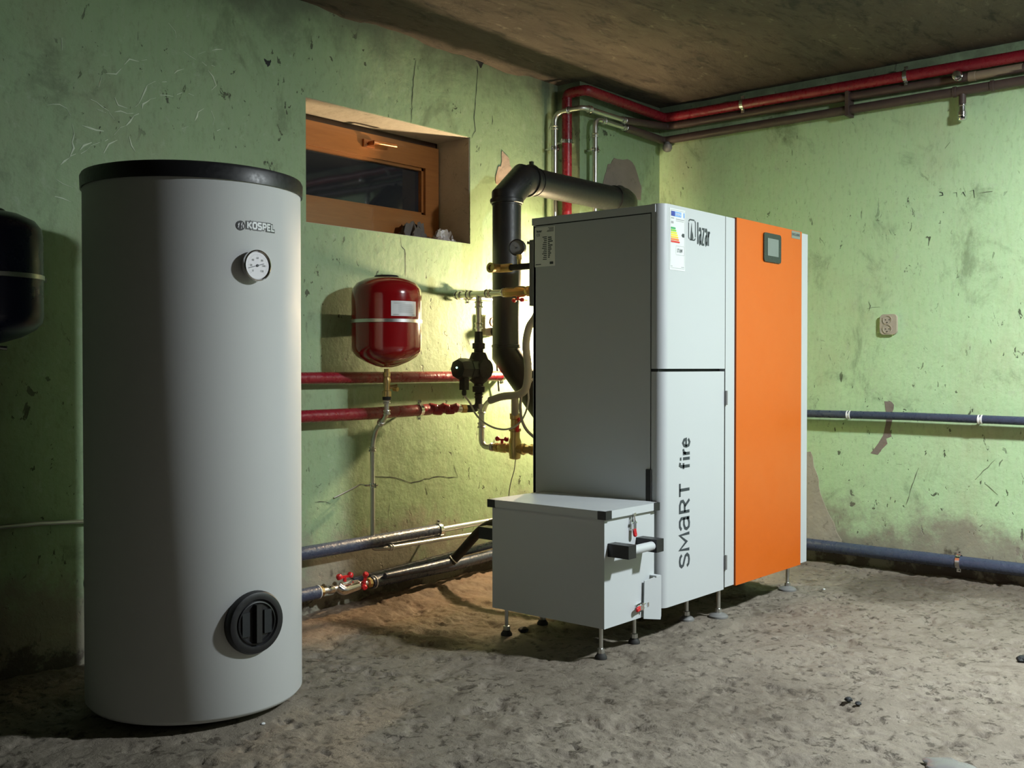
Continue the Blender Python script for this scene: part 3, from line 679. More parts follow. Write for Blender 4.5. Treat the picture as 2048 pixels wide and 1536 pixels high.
# rating plate on the side sheet
py0, py1, pz0, pz1 = 2.36, 2.455, 1.302, 1.447
bm = nb(); box(bm, x0-.0008, x0+.0004, py0, py1, pz0, pz1); pl = fin('rating_plate', bm, 'plate', b, flat=True)
sm = lambda cy, cz: (lambda u, v: V(x0-.0014, cy-u, cz+v))
fin('plate_text', text_mesh('lazar', sm(2.433, 1.433), .026, .009, .03), 'ink', pl, flat=True)
fin('plate_text', text_mesh('CE', sm(2.438, 1.419), .016, .010, .01), 'ink', pl, flat=True)
bm = nb()
for i in range(13): box(bm, x0-.0014, x0-.001, 2.398, 2.398+random.uniform(.012,.024), 1.408-i*.0068, 1.411-i*.0068)
for i in range(11): box(bm, x0-.0014, x0-.001, 2.392-random.uniform(.006,.022), 2.392, 1.405-i*.0072, 1.409-i*.0072)
for i in range(5): box(bm, x0-.0014, x0-.001, 2.366, 2.366+random.uniform(.02,.034), 1.428+i*.0034, 1.4295+i*.0034)
box(bm, x0-.0014, x0-.001, 2.368, 2.384, 1.309, 1.318); box(bm, x0-.0014, x0-.001, 2.425, 2.45, 1.309, 1.312)
fin('plate_print', bm, 'ink', pl, flat=True)['kind'] = 'stuff'
# display and badge
dx0, dz = 3.790, 1.398
def plate3(name, cx, cz, w_, h_, r_, y_, th, mat, par):
    bm = nb(); prism(bm, [(p[0], y_, p[1]) for p in rrect(cx, cz, w_, h_, r_)], (0,-th,0)); return fin(name, bm, mat, par, flat=True)
disp = plate3('display_bezel', dx0, dz, .145, .112, .012, F-.006, .006, 'bezel', b)
plate3('display_screen', dx0+.002, dz+.002, .092, .068, .002, F-.012, .0008, 'screen', disp)
bd = plate3('panel_badge', 4.004, 1.470, .078, .030, .001, F-.006, .001, 'badgegrey', b)
fin('badge_text', text_mesh('EXCLUSIVE', lambda u, v: V(4.004+u, F-.0075, 1.471+v), .070, .010, .02), 'ink', bd, flat=True)
# legs
def leg(par, x, y, zt_, r=.0075, fr=.036, mat='steel', fmat='grey'):
    bm = nb(); cyl(bm, (x,y,.012), (x,y,zt_), r, n=14); lathe(bm, (x,y,.012), (0,0,1), [(0,.010),(.008,.013),(.02,.012),(.022,.008)], 8); L_ = fin('leg', bm, mat, par)
    bm = nb(); lathe(bm, (x,y,0), (0,0,1), [(0,fr),(.006,fr),(.012,fr*.8),(.018,.012)], 26); fin('foot', bm, fmat, L_); return L_
for x, y, f_ in ((4.081,1.961,.036),(3.471,1.944,.036),(3.353,2.01,.028),(4.06,2.18,.03),(3.66,2.40,.03)): leg(b, x, y, zb+.002, fr=f_)
# rear fittings on the boiler
bm = nb(); box(bm, x0+.004, x0+.06, R, R+.022, 1.16, 1.405); box(bm, x0, x0+.05, R, R+.03, 1.39, 1.40); fin('rear_bracket', bm, 'grey', b, .002)
for z, rr in ((1.30,.018),(1.245,.03),(1.20,.022),(.60,.028)):
    bm = nb(); lathe(bm, (3.326 if z in (1.245,.60) else 3.06, R-.004, z), (0,1,0), [(0,rr),(.02,rr),(.022,rr*.7),(.05,rr*.7)], 12); fin('rear_socket', bm, 'blackmatte', b)

# ------------------------------------------------------------------ ash box
ax0, ax1, ay0, ay1, az0, az1 = 2.704, 2.992, 1.92, 2.392, .103, .452
a_ = thing('ash_box', 'low white steel ash box on four thin legs beside the boiler', 'ash bin', ((ax0+ax1)/2, (ay0+ay1)/2, 0))
bm = nb(); box(bm, ax0, ax1, ay0, ay1, az0, az1); fin('body', bm, 'white', a_, .002)
bm = nb(); box(bm, ax0-.010, ax1+.010, ay0-.012, ay1+.010, az1+.001, az1+.026); lid = fin('lid', bm, 'white', a_, .003)
for sx, sy in ((0,0),(0,1),(1,0),(1,1)):
    cx = (ax0-.010, ax1+.010)[sx]; cy = (ay0-.012, ay1+.010)[sy]; dx = (1,-1)[sx]*.030; dy = (1,-1)[sy]*.030; e = .0025
    bm = nb(); ox = cx-(dx > 0 and e or -e); oy = cy-(dy > 0 and e or -e)
    prism(bm, [(ox,oy,az1-.001),(cx+dx,oy,az1-.001),(cx+dx,cy+(.004 if dy > 0 else -.004),az1-.001),(cx+(.004 if dx > 0 else -.004),cy+(.004 if dy > 0 else -.004),az1-.001),(cx+(.004 if dx > 0 else -.004),cy+dy,az1-.001),(ox,cy+dy,az1-.001)], (0,0,.027))
    fin('corner_cap', bm, 'black', lid)
for x, y in ((2.73,1.951),(2.957,1.976),(2.758,2.374),(2.958,2.374)): leg(a_, x, y, az0+.002, .0065, .020, 'steel', 'blackmatte')
def latch(c, d, tipdir):
    """toggle latch: c base point on face, d direction of pull (unit), on a -Y face"""
    s = d.cross(nA).normalized()
    bm = nb(); obox(bm, c+nA*.002, (.022,.035,.003), (s, d, nA)); obox(bm, c+nA*.012-d*.004, (.016,.03,.008), (s, d, nA)); cyl(bm, c+nA*.012-s*.013+d*.008, c+nA*.012+s*.013+d*.008, .004, n=10)
    tube(bm, [c+nA*.012-s*.008+d*.008, c+nA*.010-s*.004+d*.034, c+nA*.010+s*.004+d*.034, c+nA*.012+s*.008+d*.008], .002, 8, .004)
    obox(bm, c+nA*.009+d*.036, (.014,.008,.014), (s, d, nA))
    L_ = fin('latch', bm, 'chrome', a_, .0008)
    bm = nb(); tube(bm, [c+nA*.013-d*.012-s*.004, c+nA*.017-d*.034-s*.004, c+nA*.017-d*.034+s*.004, c+nA*.013-d*.012+s*.004], .0045, 10, .004); fin('latch_tip', bm, 'redplastic', L_)
latch(V(2.853, ay0, .418), V(0,0,1), 1); latch(V(2.898, ay0, .142), V(1,0,.10).normalized(), 1)
# handle
hz = .352
hx0, hx1 = 2.722, 2.925
def handle(yf, sg, par):
    bm = nb(); cyl(bm, (hx0+.03, yf+sg*.062, hz), (hx1-.03, yf+sg*.062, hz), .0145, n=20); H_ = fin('handle', bm, 'white', par)
    for xa, xb in ((hx0, hx0+.042), (hx1-.042, hx1)):
        bm = nb(); yy0, yy1 = sorted((yf, yf+sg*.080)); box(bm, xa, xb, yy0, yy1, hz-.021, hz+.021); fin('handle_bracket', bm, 'black', H_, .014, 4)
handle(ay0, -1, a_); handle(ay1, 1, a_)
bm = nb(); q0, q1 = V(2.915, ay0-.010, 0), V(2.986, ay0-.030, 0)
P = [(q0.x,q0.y,.100),(q1.x,q1.y,.088),(q1.x+.004,q1.y,.10),(q1.x+.004,q1.y,.236),(q0.x+.004,q0.y,.225)]
prism(bm, P, (0,.003,0)); box(bm, 2.965, 2.99, ay0-.026, ay0+.002, .233, .237); fin('side_flap', bm, 'white', a_, .0008)

# ------------------------------------------------------------------ plumbing helpers
def coup(par, p, axis, r, l=.022, mat='steel'):
    bm = nb(); coupling(bm, p, axis, r, l); return fin('press_fitting', bm, mat, par)
def coupling(bm, p, axis, r, l=.022):
    a = Vector(axis).normalized(); p = Vector(p)
    lathe(bm, p-a*l, a, [(0,r+.001),(.001,r+.0045),(.005,r+.0055),(.009,r+.002),(2*l-.009,r+.002),(2*l-.005,r+.0055),(2*l-.001,r+.0045),(2*l,r+.001)], 18)
def clamp(par, p, axis, r, wall, name='clamp', mat='steel', ln=.05, lip=None):
    a = Vector(axis).normalized(); p = Vector(p); wl = Vector(wall).normalized(); s = a.cross(wl).normalized(); bm = nb()
    lathe(bm, p-a*.009, a, [(0,r+.0005),(0,r+.0035),(.018,r+.0035),(.018,r+.0005)], 22, cap=False)
    for k in (-1, 1):
        obox(bm, p+s*k*(r+.010), (.016,.018,.006), (s, a, wl)); cyl(bm, p+s*k*(r+.011)-wl*.012, p+s*k*(r+.011)+wl*.012, .0035, n=8)
    cyl(bm, p+wl*(r+.002), p+wl*ln, .005, n=10); return fin(name, bm, mat, par)
def butterfly(par, p, axis, along, mat='redplastic', k=1.0):
    """two-lobed valve handle: stem along axis, wings along 'along'"""
    a = Vector(axis).normalized(); w_ = Vector(along).normalized(); s = a.cross(w_); p = Vector(p); bm = nb()
    cyl(bm, p, p+a*.016*k, .006*k, n=12); obox(bm, p+a*.016*k, (.036*k,.010*k,.007*k), (w_, s, a))
    for g in (-1, 1): lathe(bm, p+w_*g*.020*k+a*.010*k, a+w_*g*.5, [(0,.004*k),(.003*k,.010*k),(.012*k,.011*k),(.018*k,.007*k)], 12)
    return fin('valve_handle', bm, mat, par, .001)
WALLDIR = V(0,1,0); CDIR = V(1,0,0)

# red insulated pipes on the back wall
t = thing('red_insulated_pipe', 'upper red foam insulated pipe behind the red expansion vessel', 'pipe', on(800,755,y=WA-.05))
y_ = WA-.05; e1 = on(1000,752,y=y_); s1 = on(607,756,y=y_); d_ = (e1-s1).normalized(); st = on(360,759,y=y_)
bm = nb(); tube(bm, [st, e1], .0225, 20); fin('insulation', bm, 'redfoam', t)
bm = nb(); tube(bm, [e1, e1+d_*.05, e1+d_*.05+V(0,.06,0)], .011, 14, .02); fin('bare_end', bm, 'steel', t)
clamp(t, e1+d_*.012, d_, .018, WALLDIR); clamp(t, s1-d_*.2, d_, .0225, WALLDIR)
bm = nb(); tube(bm, [st+d_*.02, st+V(0,-.1,0)+d_*.02], .011, 12); fin('tank_connection', bm, 'steel', t)

t = thing('red_insulated_pipe', 'lower red foam insulated pipe running to the brass union under the pump', 'pipe', on(760,824,y=WA-.07))
y_ = WA-.07; P = [on(607,833,y=y_), on(740,827,y=y_), on(858,819,y=y_)]; d_ = (P[-1]-P[0]).normalized(); st = on(360,848,y=y_)
bm = nb(); tube(bm, [st]+P, .024, 20); fin('insulation', bm, 'redfoam', t)
PUX, PUY = 3.326, 3.02
q = on(912,818,x=PUX-.085); q = V(PUX-.085, 3.06, P[-1].z+.002)
nn = 14; pts = [P[-1].lerp(q, i/nn)+V(0,0,.004*math.sin(i*1.1)) for i in range(nn+1)]; rr = [.0225-.004*i/nn+(.0022 if i % 2 else -.0008) for i in range(nn+1)]
bm = nb(); tube(bm, pts, rr, 18); fin('wrinkled_sleeve', bm, 'redfoam', t)
clamp(t, on(838,820,y=y_), d_, .024, WALLDIR, mat='chrome', ln=.07); clamp(t, st+d_*.2, d_, .024, WALLDIR, ln=.07)
dq = (V(PUX-.005, PUY+.01, q.z)-q).normalized()
bm = nb(); cyl(bm, q-dq*.008, q+dq*.02, .015); fin('steel_collar', bm, 'steel', t)
bm = nb(); lathe(bm, q+dq*.014, dq, [(0,.017),(.002,.020),(.022,.020),(.024,.017)], 6); fin('brass_union', bm, 'brass', t, .001)
bm = nb(); tube(bm, [q+dq*.036, V(PUX, PUY, q.z), V(PUX, PUY, q.z+.085)], .016, 18, .04, 8)
for k in range(4): lathe(bm, (PUX, PUY, q.z+.045+k*.012), (0,0,1), [(0,.016),(.002,.0185),(.006,.0185),(.008,.016)], 18)
fin('black_elbow', bm, 'blackmatte', t)

# circulation pump
pz = on(957,738,x=PUX).z
t = thing('circulation_pump', 'black circulation pump with a small green indicator light on its motor', 'pump', (PUX, PUY, pz-.12))
bm = nb(); lathe(bm, (PUX,PUY,pz-.13), (0,0,1), [(0,.016),(.03,.016),(.032,.026),(.055,.027),(.057,.020),(.066,.020),(.080,.038),(.100,.046),(.150,.046),(.175,.040),(.200,.030),(.202,.020),(.215,.020),(.217,.027),(.240,.027),(.242,.019),(.290,.017)], 24); fin('pump_body', bm, 'blackmatte', t)
bm = nb(); lathe(bm, (PUX,PUY,pz), (0,1,0), [(-.05,.035),(-.045,.043),(.045,.043),(.05,.035)], 24); fin('volute', bm, 'blackmatte', t)
bm = nb(); lathe(bm, (PUX-.02,PUY,pz), (-1,0,0), [(0,.044),(.05,.044),(.052,.041),(.056,.041),(.058,.046),(.10,.046),(.112,.040),(.115,.030),(.116,.0)], 8); fin('motor_head', bm, 'black', t, .002)
bm = nb(); hx = PUX-.138; lathe(bm, (hx+.002,PUY,pz+.006), (-1,0,0), [(0,.004),(.002,.0035),(.003,.0)], 12); fin('indicator_light', bm, 'led', t)
bm = nb(); box(bm, PUX-.112, PUX-.085, PUY-.022, PUY+.008, pz-.088, pz-.03); lathe(bm, (PUX-.10,PUY-.008,pz-.112), (0,0,1), [(0,.006),(.006,.010),(.018,.010),(.024,.008),(.026,.006)], 14); fin('cable_plug', bm, 'blackmatte', t, .002)
pts = [V(PUX-.10,PUY-.008,pz-.110)]+[on(a, c, x=3.24) for a, c in ((940,805),(950,828),(968,846),(990,857),(1012,860),(1032,853),(1046,838),(1054,818),(1058,798),(1056,780),(1060,764),(1072,752))]
bm = nb(); tube(bm, pts, .0040, 8, .03, 4); tag(fin('power_cable', bm, 'cable'), 'thin grey power cable looping down from the black circulation pump', 'cable')

# supply line from boiler rear to wall with tee above the pump
sz = 1.245
t = thing('supply_pipe', 'silver press-fitted pipe with tee and valve joining boiler to pump', 'pipe', (PUX, 2.9, sz))
bm = nb(); tube(bm, [(PUX,2.80,sz),(PUX,WA-.035,sz),(PUX+.50,WA-.035,sz-.004)], .0135, 16, .035); cyl(bm, (PUX,PUY,sz), (PUX,PUY,pz+.15), .0125); fin('pipe', bm, 'steel', t)
for yy in (PUY-.055, PUY+.055, WA-.07, 2.87): coup(t, (PUX,yy,sz), (0,1,0), .0135, .014)
coup(t, (PUX,PUY,sz-.045), (0,0,1), .0125, .014); coup(t, (PUX,PUY,pz+.185), (0,0,1), .0125, .014)
bm = nb(); lathe(bm, (PUX,2.72,sz), (0,1,0), [(0,.017),(.012,.022),(.03,.022),(.035,.018),(.05,.023),(.085,.023),(.09,.017),(.12,.020),(.15,.020),(.152,.016)], 8); fin('valve_body', bm, 'brass', t, .001)
bm = nb(); lathe(bm, (PUX,2.64,sz), (0,1,0), [(0,.018),(.02,.018),(.022,.024),(.055,.024),(.058,.018),(.08,.018)], 8); fin('copper_union', bm, 'copper', t, .001)
bm = nb(); cyl(bm, (PUX,R,sz), (PUX,2.645,sz), .020); fin('boiler_stub', bm, 'blackmatte', t)
butterfly(t, (PUX,2.80,sz-.018), (0,0,-1), (0,1,0), 'redplastic', .9)
clamp(t, (PUX+.09,WA-.035,sz), (1,0,0), .0135, WALLDIR, mat='chrome', ln=.035)

# pressure gauge group
t = thing('safety_group', 'brass safety fitting with round pressure gauge behind the boiler edge', 'pressure gauge', (3.25, 2.7, 1.30))
g0 = on(1034,495,x=3.25); s0 = on(1000,537,x=3.25); gz = s0.z; ya = g0.y
bm = nb(); cyl(bm, (3.25,R,gz), (3.25,s0.y-.02,gz), .013); lathe(bm, (3.25,R+.06,gz), (0,1,0), [(0,.014),(.002,.017),(.03,.017),(.032,.014)], 8); fin('manifold', bm, 'blackmatte', t)
bm = nb(); tube(bm, [(3.25,s0.y-.06,gz),(3.25,s0.y,gz),(3.20,s0.y+.005,gz)], .0175, 16, .02); lathe(bm, (3.215,s0.y+.005,gz), (-1,0,0), [(0,.019),(.018,.021),(.02,.021),(.02,.012),(.004,.011)], 18, cap=False); fin('relief_valve', bm, 'brass', t)
bm = nb(); cyl(bm, (3.25,ya-.012,gz), (3.25,ya-.012,g0.z-.030), .0075); lathe(bm, (3.25,ya-.012,gz+.03), (0,0,1), [(0,.011),(.02,.011)], 6); fin('gauge_stem', bm, 'brass', t)
gn = V(-.92,-.38,0).normalized(); gs = V(-gn.y, gn.x, 0)
bm = nb(); lathe(bm, g0-gn*.02, gn, [(0,.030),(.004,.034),(.024,.034),(.026,.031),(.023,.030)], 32, cap=False); bm.faces.ensure_lookup_table(); gg = fin('gauge_case', bm, 'black', t)
bm = nb(); lathe(bm, g0-gn*.018, gn, [(0,.0305),(.018,.0305)], 32); fin('gauge_dial', bm, 'grey', gg)
bm = nb(); strip(bm, [g0+gn*.001, g0+gn*.001+gs*.018*(1 if gs.dot(RT) < 0 else -1)+V(0,0,.010)], gn, .002); lathe(bm, g0, gn, [(0,.003),(.002,.003)], 10); fin('gauge_needle', bm, 'ink', gg, flat=True)

# return line
rz = .597; RX = 3.30
t = thing('return_pipe', 'silver return pipe with brass mixing valve and red lever left of boiler', 'pipe', (RX, 2.9, rz))
c0 = on(963,880,x=RX); yy = c0.y
bm = nb(); tube(bm, [(RX,yy,on(963,808,x=RX).z),(RX,yy,rz),(RX,yy-.075,rz)], .0125, 16, .035, 8); fin('pipe', bm, 'steel', t)
coup(t, (RX,yy,rz+.09), (0,0,1), .0125, .012); coup(t, (RX,yy-.062,rz), (0,1,0), .0125, .010); coup(t, (RX,yy,rz+.15), (0,0,1), .0125, .012)
bm = nb(); lathe(bm, (RX,yy-.075,rz), (0,-1,0), [(0,.015),(.004,.019),(.02,.019),(.022,.015),(.03,.021),(.06,.021),(.064,.016),(.07,.019),(.085,.019)], 8); fin('ball_valve', bm, 'brass', t, .001)
butterfly(t, (RX,yy-.115,rz+.018), (0,0,1), (0,1,0))
my = on(1030,895,x=RX).y
bm = nb(); lathe(bm, (RX,my,rz-.045), (0,0,1), [(0,.010),(.004,.022),(.03,.026),(.075,.026),(.09,.020),(.115,.020),(.117,.025),(.128,.025),(.13,.018),(.165,.018),(.168,.022),(.19,.022),(.192,.016)], 18); lathe(bm, (RX,my+.035,rz), (0,-1,0), [(0,.02),(.07,.02),(.072,.024),(.085,.024),(.087,.017),(.12,.017),(.122,.023),(.14,.023)], 8); fin('mixing_valve', bm, 'brass', t, .001)
bm = nb(); cyl(bm, (RX,my-.10,rz), (RX,R,rz), .015); fin('boiler_stub', bm, 'brass', t)
butterfly(t, V(RX,my,rz+.10)+V(-.01,-.02,0), (-.5,-.8,0), (.2,-.1,1), k=.9)
bm = nb(); cyl(bm, (RX,my,rz+.145), (RX,my,rz+.20), .016); fin('steel_nipple', bm, 'steel', t)
pts = [on(a, c, x=RX) for a, c in ((1031,918),(1029,940),(1022,962),(1018,984),(1017,1010),(1020,1060))]
bm = nb(); tube(bm, pts, .0022, 6, .02, 3); tag(fin('sensor_wire', bm, 'cable'), 'thin sensor wire hanging below the brass mixing valve', 'wire')
# grey hose
hp = [on(a, c, x=3.22) for a, c in ((1082,600),(1072,632),(1058,655),(1052,690),(1056,735),(1052,775),(1036,789),(1005,793),(980,801))]
t = thing('grey_hose', 'thick grey hose bending in front of the black flue beside boiler', 'hose', hp[-1])
bm = nb(); tube(bm, spline(hp, 6), .0155, 16); fin('hose_sleeve', bm, 'hose', t)
bm = nb(); tube(bm, [hp[-1], on(972,808,x=3.25), on(968,820,x=3.28)], .010, 12, .02); fin('hose_core', bm, 'steel', t)
bm = nb(); tube(bm, [on(1030,790,x=3.24), on(1030,832,x=RX)], .0155, 16); fin('hose_branch', bm, 'hose', t)
bm = nb(); tube(bm, [on(1042,792,x=3.22), on(1040,815,x=3.23), on(1043,840,x=3.24), on(1052,860,x=3.24), on(1070,876,x=3.24)], .006, 10, .03); fin('thin_branch', bm, 'hose', t)

# ------------------------------------------------------------------ flue
FX, FY, FR, FZ = 3.487, 3.0, .063, 1.768
t = thing('flue_pipe', 'black steel flue pipe rising behind boiler and elbowing to the chimney', 'flue', (FX, FY, .7))
zl = on(1013,700,x=FX).z
bm = nb(); cyl(bm, (FX,FY,zl), (FX,FY,1.665), FR, n=32); fin('riser', bm, 'flue', t)
bm = nb(); tube(bm, [(FX,FY,zl+.02),(FX,FY,zl-.02),(FX,FY-.20,zl-.235),(FX,R-.01,zl-.235)], FR+.0015, 32); fin('lower_elbow', bm, 'flue', t)
bm = nb(); lathe(bm, (FX,FY,zl+.01), (0,0,1), [(0,FR),(.002,FR+.004),(.012,FR+.004),(.014,FR)], 32); fin('joint_ring', bm, 'flue', t)
bm = nb(); tube(bm, [(FX,FY,1.64),(FX,FY,1.675),(FX+.108,FY,FZ),(FX+.165,FY,FZ)], FR+.003, 32); el = fin('upper_elbow', bm, 'flue', t)
bm = nb(); lathe(bm, (FX,FY,1.645), (0,0,1), [(0,FR),(.004,FR+.009),(.014,FR+.011),(.022,FR+.009),(.024,FR+.002)], 32); fin('joint_ring', bm, 'flue', t)
bm = nb(); lathe(bm, (FX+.145,FY,FZ), (1,0,0), [(0,FR),(.003,FR+.010),(.012,FR+.011),(.020,FR+.006),(.022,FR)], 32); box(bm, FX+.148, FX+.162, FY-.02, FY-.005, FZ+FR, FZ+FR+.022); fin('joint_ring', bm, 'flue', t)
bm = nb(); cyl(bm, (FX+.085,FY-FR-.004,FZ-.03), (FX+.085,FY-FR+.02,FZ-.03), .006, n=12); fin('rivet', bm, 'dark', el)
ex = 4.40
bm = nb(); cyl(bm, (FX+.16,FY,FZ), (ex-.09,FY,FZ), FR-.002, n=32); lathe(bm, (FX+.195,FY,FZ), (1,0,0), [(0,FR-.002),(.001,FR+.001),(.010,FR+.001),(.012,FR-.002)], 32); fin('horizontal_run', bm, 'flue', t)
bm = nb(); tube(bm, [(ex-.11,FY,FZ),(ex-.03,FY,FZ),(ex+.035,FY+.028,FZ),(ex+.06,FY+.050,FZ),(ex+.06,WB-.001,FZ)], FR+.003, 32); fin('chimney_elbow', bm, 'flue', t)
bm = nb(); lathe(bm, (ex+.06,WB-.006,FZ), (0,1,0), [(0,FR+.03),(.006,FR+.035)], 32); fin('wall_rosette', bm, 'flue', t)

# ------------------------------------------------------------------ expansion vessels
def vessel(name, label, cx, cy, r, zb_, zt_, mat, seed):
    t = thing(name, label, 'expansion vessel', (cx, cy, zb_))
    h = zt_-zb_; bm = nb(); prof = [(0,.02),(.006,.045),(.022,r*.62),(.042,r*.86),(.062,r*.975),(.08,r)]
    prof += [(h-.075,r),(h-.052,r*.975),(h-.03,r*.86),(h-.012,r*.60),(h-.004,r*.32),(h-.003,.0)]
    lathe(bm, (cx,cy,zb_), (0,0,1), prof, 64); fin('shell', bm, mat, t)
    bm = nb(); lathe(bm, (cx,cy,zt_-.008), (0,0,1), [(0,r*.36),(.006,r*.35),(.010,r*.32)], 32); fin('top_cap', bm, 'black', t)
    zs = zb_+h*.50; bm = nb(); lathe(bm, (cx,cy,zs-.007), (0,0,1), [(0,r+.0005),(.001,r+.003),(.013,r+.003),(.014,r+.0005)], 64, cap=False); obox(bm, (cx+r+.010,cy,zs), (.022,.014,.012), ((1,0,0),(0,1,0),(0,0,1))); fin('strap', bm, 'steel', t)
    bm = nb(); box(bm, cx-.02, cx+.02, cy+r-.01, WA+.001, zs-.05, zs+.03); fin('wall_bracket', bm, 'steel', t, .002)
    return t
RVX, RVY = 2.803, 3.03
vt = vessel('expansion_vessel', 'glossy red heating expansion vessel hung on wall below the window', RVX, RVY, .1365, .932, 1.288, 'redgloss', 1)
lc = on_cyl(810, 617, RVX, RVY, .1365); a0 = math.atan2(lc.y-RVY, lc.x-RVX)
cm = lambda u, v, l: V(RVX+(.1365+l)*math.cos(a0+u/.1365), RVY+(.1365+l)*math.sin(a0+u/.1365), lc.z+v)
bm = nb(); K = 10
rows = [[bm.verts.new(cm(-.056+.112*i/K, s*.0285, .0008)) for i in range(K+1)] for s in (-1,1)]
for i in range(K): bm.faces.new((rows[0][i], rows[0][i+1], rows[1][i+1], rows[1][i]))
lb = fin('label', bm, 'paper', vt)
bm = nb()
for i in range(11):
    u0 = -.030 if i > 1 else -.048; v0 = .022-i*.0037
    strip(bm, [cm(u0+(.076*random.uniform(.8,1) if i > 1 else .05)*k/6, v0, .0014) for k in range(7)], V(lc.x-RVX, lc.y-RVY, 0).normalized(), .0012)
strip(bm, [cm(-.05+.026*k/4, -.0235, .0014) for k in range(5)], V(lc.x-RVX, lc.y-RVY, 0).normalized(), .003); strip(bm, [cm(.034+.016*k/4, -.0235, .0014) for k in range(5)], V(lc.x-RVX, lc.y-RVY, 0).normalized(), .003)
fin('label_print', bm, 'inkgrey', lb, flat=True)['kind'] = 'stuff'
BVX, BVY = 1.283, 3.03
bv = vessel('expansion_vessel', 'dark blue expansion vessel on wall cut off by the left picture edge', BVX, BVY, .150, .995, 1.374, 'bluegloss', 2)
bm = nb(); lathe(bm, (BVX,BVY,.948), (0,0,1), [(0,.012),(.01,.014),(.03,.014),(.05,.011)], 6); cyl(bm, (BVX,BVY,.85), (BVX,BVY,.97), .009); cyl(bm, (BVX,BVY,.99), (BVX+.05,BVY-.02,.985), .006); fin('connection', bm, 'steel', bv)
bm = nb(); tube(bm, [(BVX,BVY,.86),(BVX,BVY,.80),(BVX,WA-.02,.78),(BVX+.02,WA-.02,.47)], .009, 10, .03); fin('drop_pipe', bm, 'steel', bv)

# valve chain and drop pipe under the red vessel
t = thing('vessel_drop_pipe', 'thin silver drop pipe with brass valve below the red vessel', 'pipe', (RVX, RVY, .3))
vz = lambda y: on(772, y, x=RVX, y=None).z if False else CH+(736-y)*4.10/FPX
bm = nb(); lathe(bm, (RVX,RVY,vz(738)), (0,0,-1), [(0,.011),(.012,.011),(.013,.014),(.03,.014),(.032,.011),(.045,.016),(.06,.013),(.085,.013),(.087,.018),(.108,.018),(.110,.014)], 10); cyl(bm, (RVX+.01,RVY-.005,vz(775)), (RVX+.035,RVY-.022,vz(772)), .007); cyl(bm, (RVX+.024,RVY-.014,vz(778)), (RVX+.026,RVY-.034,vz(779)), .009, n=8); fin('lockshield_valve', bm, 'brass', t, .001)
bm = nb(); lathe(bm, (RVX,RVY,vz(793)), (0,0,-1), [(0,.017),(.014,.017),(.016,.012)], 18); fin('rubber_ring', bm, 'blackmatte', t)
DP = V(2.822, WA-.055, 0)
zz = on(745,1095,y=DP.y).z; xe = on(745,960,y=DP.y).x; ze = on(980,1058,y=DP.y)
zk = [vz(798), vz(830), vz(862), vz(885)]
bm = nb(); tube(bm, [(RVX,RVY,zk[0]),(RVX,RVY,zk[1]),(xe,DP.y-.02,zk[2]),(xe,DP.y,zk[3]-.02),(xe,DP.y,zz)], .0095, 14, .03, 6); fin('drop', bm, 'steel', t)
bm = nb(); tube(bm, [(xe,DP.y,zz+.03),(xe,DP.y,zz-.006),(xe+.05,DP.y-.03,zz-.006),(ze.x,DP.y-.03,ze.z-.004)], .0088, 12, .022); fin('floor_run', bm, 'steel', t)
coup(t, (RVX,RVY,zk[0]-.01), (0,0,1), .0095, .010); coup(t, (RVX,RVY,zk[1]+.01), (0,0,1), .0095, .010)
dd = V(xe-RVX, DP.y-.02-RVY, zk[2]-zk[1]); coup(t, V(RVX,RVY,zk[1])+dd*.5, dd, .0095, .012); coup(t, (xe,DP.y,zk[3]-.035), (0,0,1), .0095, .010); coup(t, (xe+.07,DP.y-.03,zz-.005), (1,0,0), .0088, .010); coup(t, (xe,DP.y,zz+.03), (0,0,1), .0095, .008)
cz = on(745,970,y=DP.y).z
clamp(t, (xe,DP.y,cz), (0,0,1), .0095, V(-1,.3,0), mat='chrome', ln=.03)
bm = nb(); pts = [V(xe-.03,DP.y+.01,cz), on(722,968,y=WA-.02), on(700,980,y=WA-.012), on(668,996,y=WA-.004)]; tube(bm, pts, .0035, 8, .02); fin('bent_rod', bm, 'steel', t)

# navy insulated pipes on the back wall
t = thing('navy_insulated_pipe', 'upper navy foam insulated pipe low on back wall ending in bare silver', 'pipe', on(760,1085,y=WA-.06))
y_ = WA-.06; P0 = on(607,1108,y=y_); P1 = on(878,1060,y=y_); P2 = on(992,1042,y=y_); d_ = (P1-P0).normalized(); st = on(360,1150,y=y_)
bm = nb(); tube(bm, [st, P1], .0265, 20); fin('insulation', bm, 'navyfoam', t)
bm = nb(); cyl(bm, P1-d_*.01, P1+d_*.9, .0125); fin('bare_pipe', bm, 'steel', t); coup(t, on(974,1045,y=y_), d_, .0125, .012)
clamp(t, P1-d_*.004, d_, .0265, WALLDIR, mat='chrome', ln=.06); clamp(t, st+d_*.3, d_, .0265, WALLDIR, ln=.06)
bm = nb(); tube(bm, [st+d_*.02, st+d_*.02+V(0,-.14,0)], .011, 12); fin('tank_connection', bm, 'steel', t)

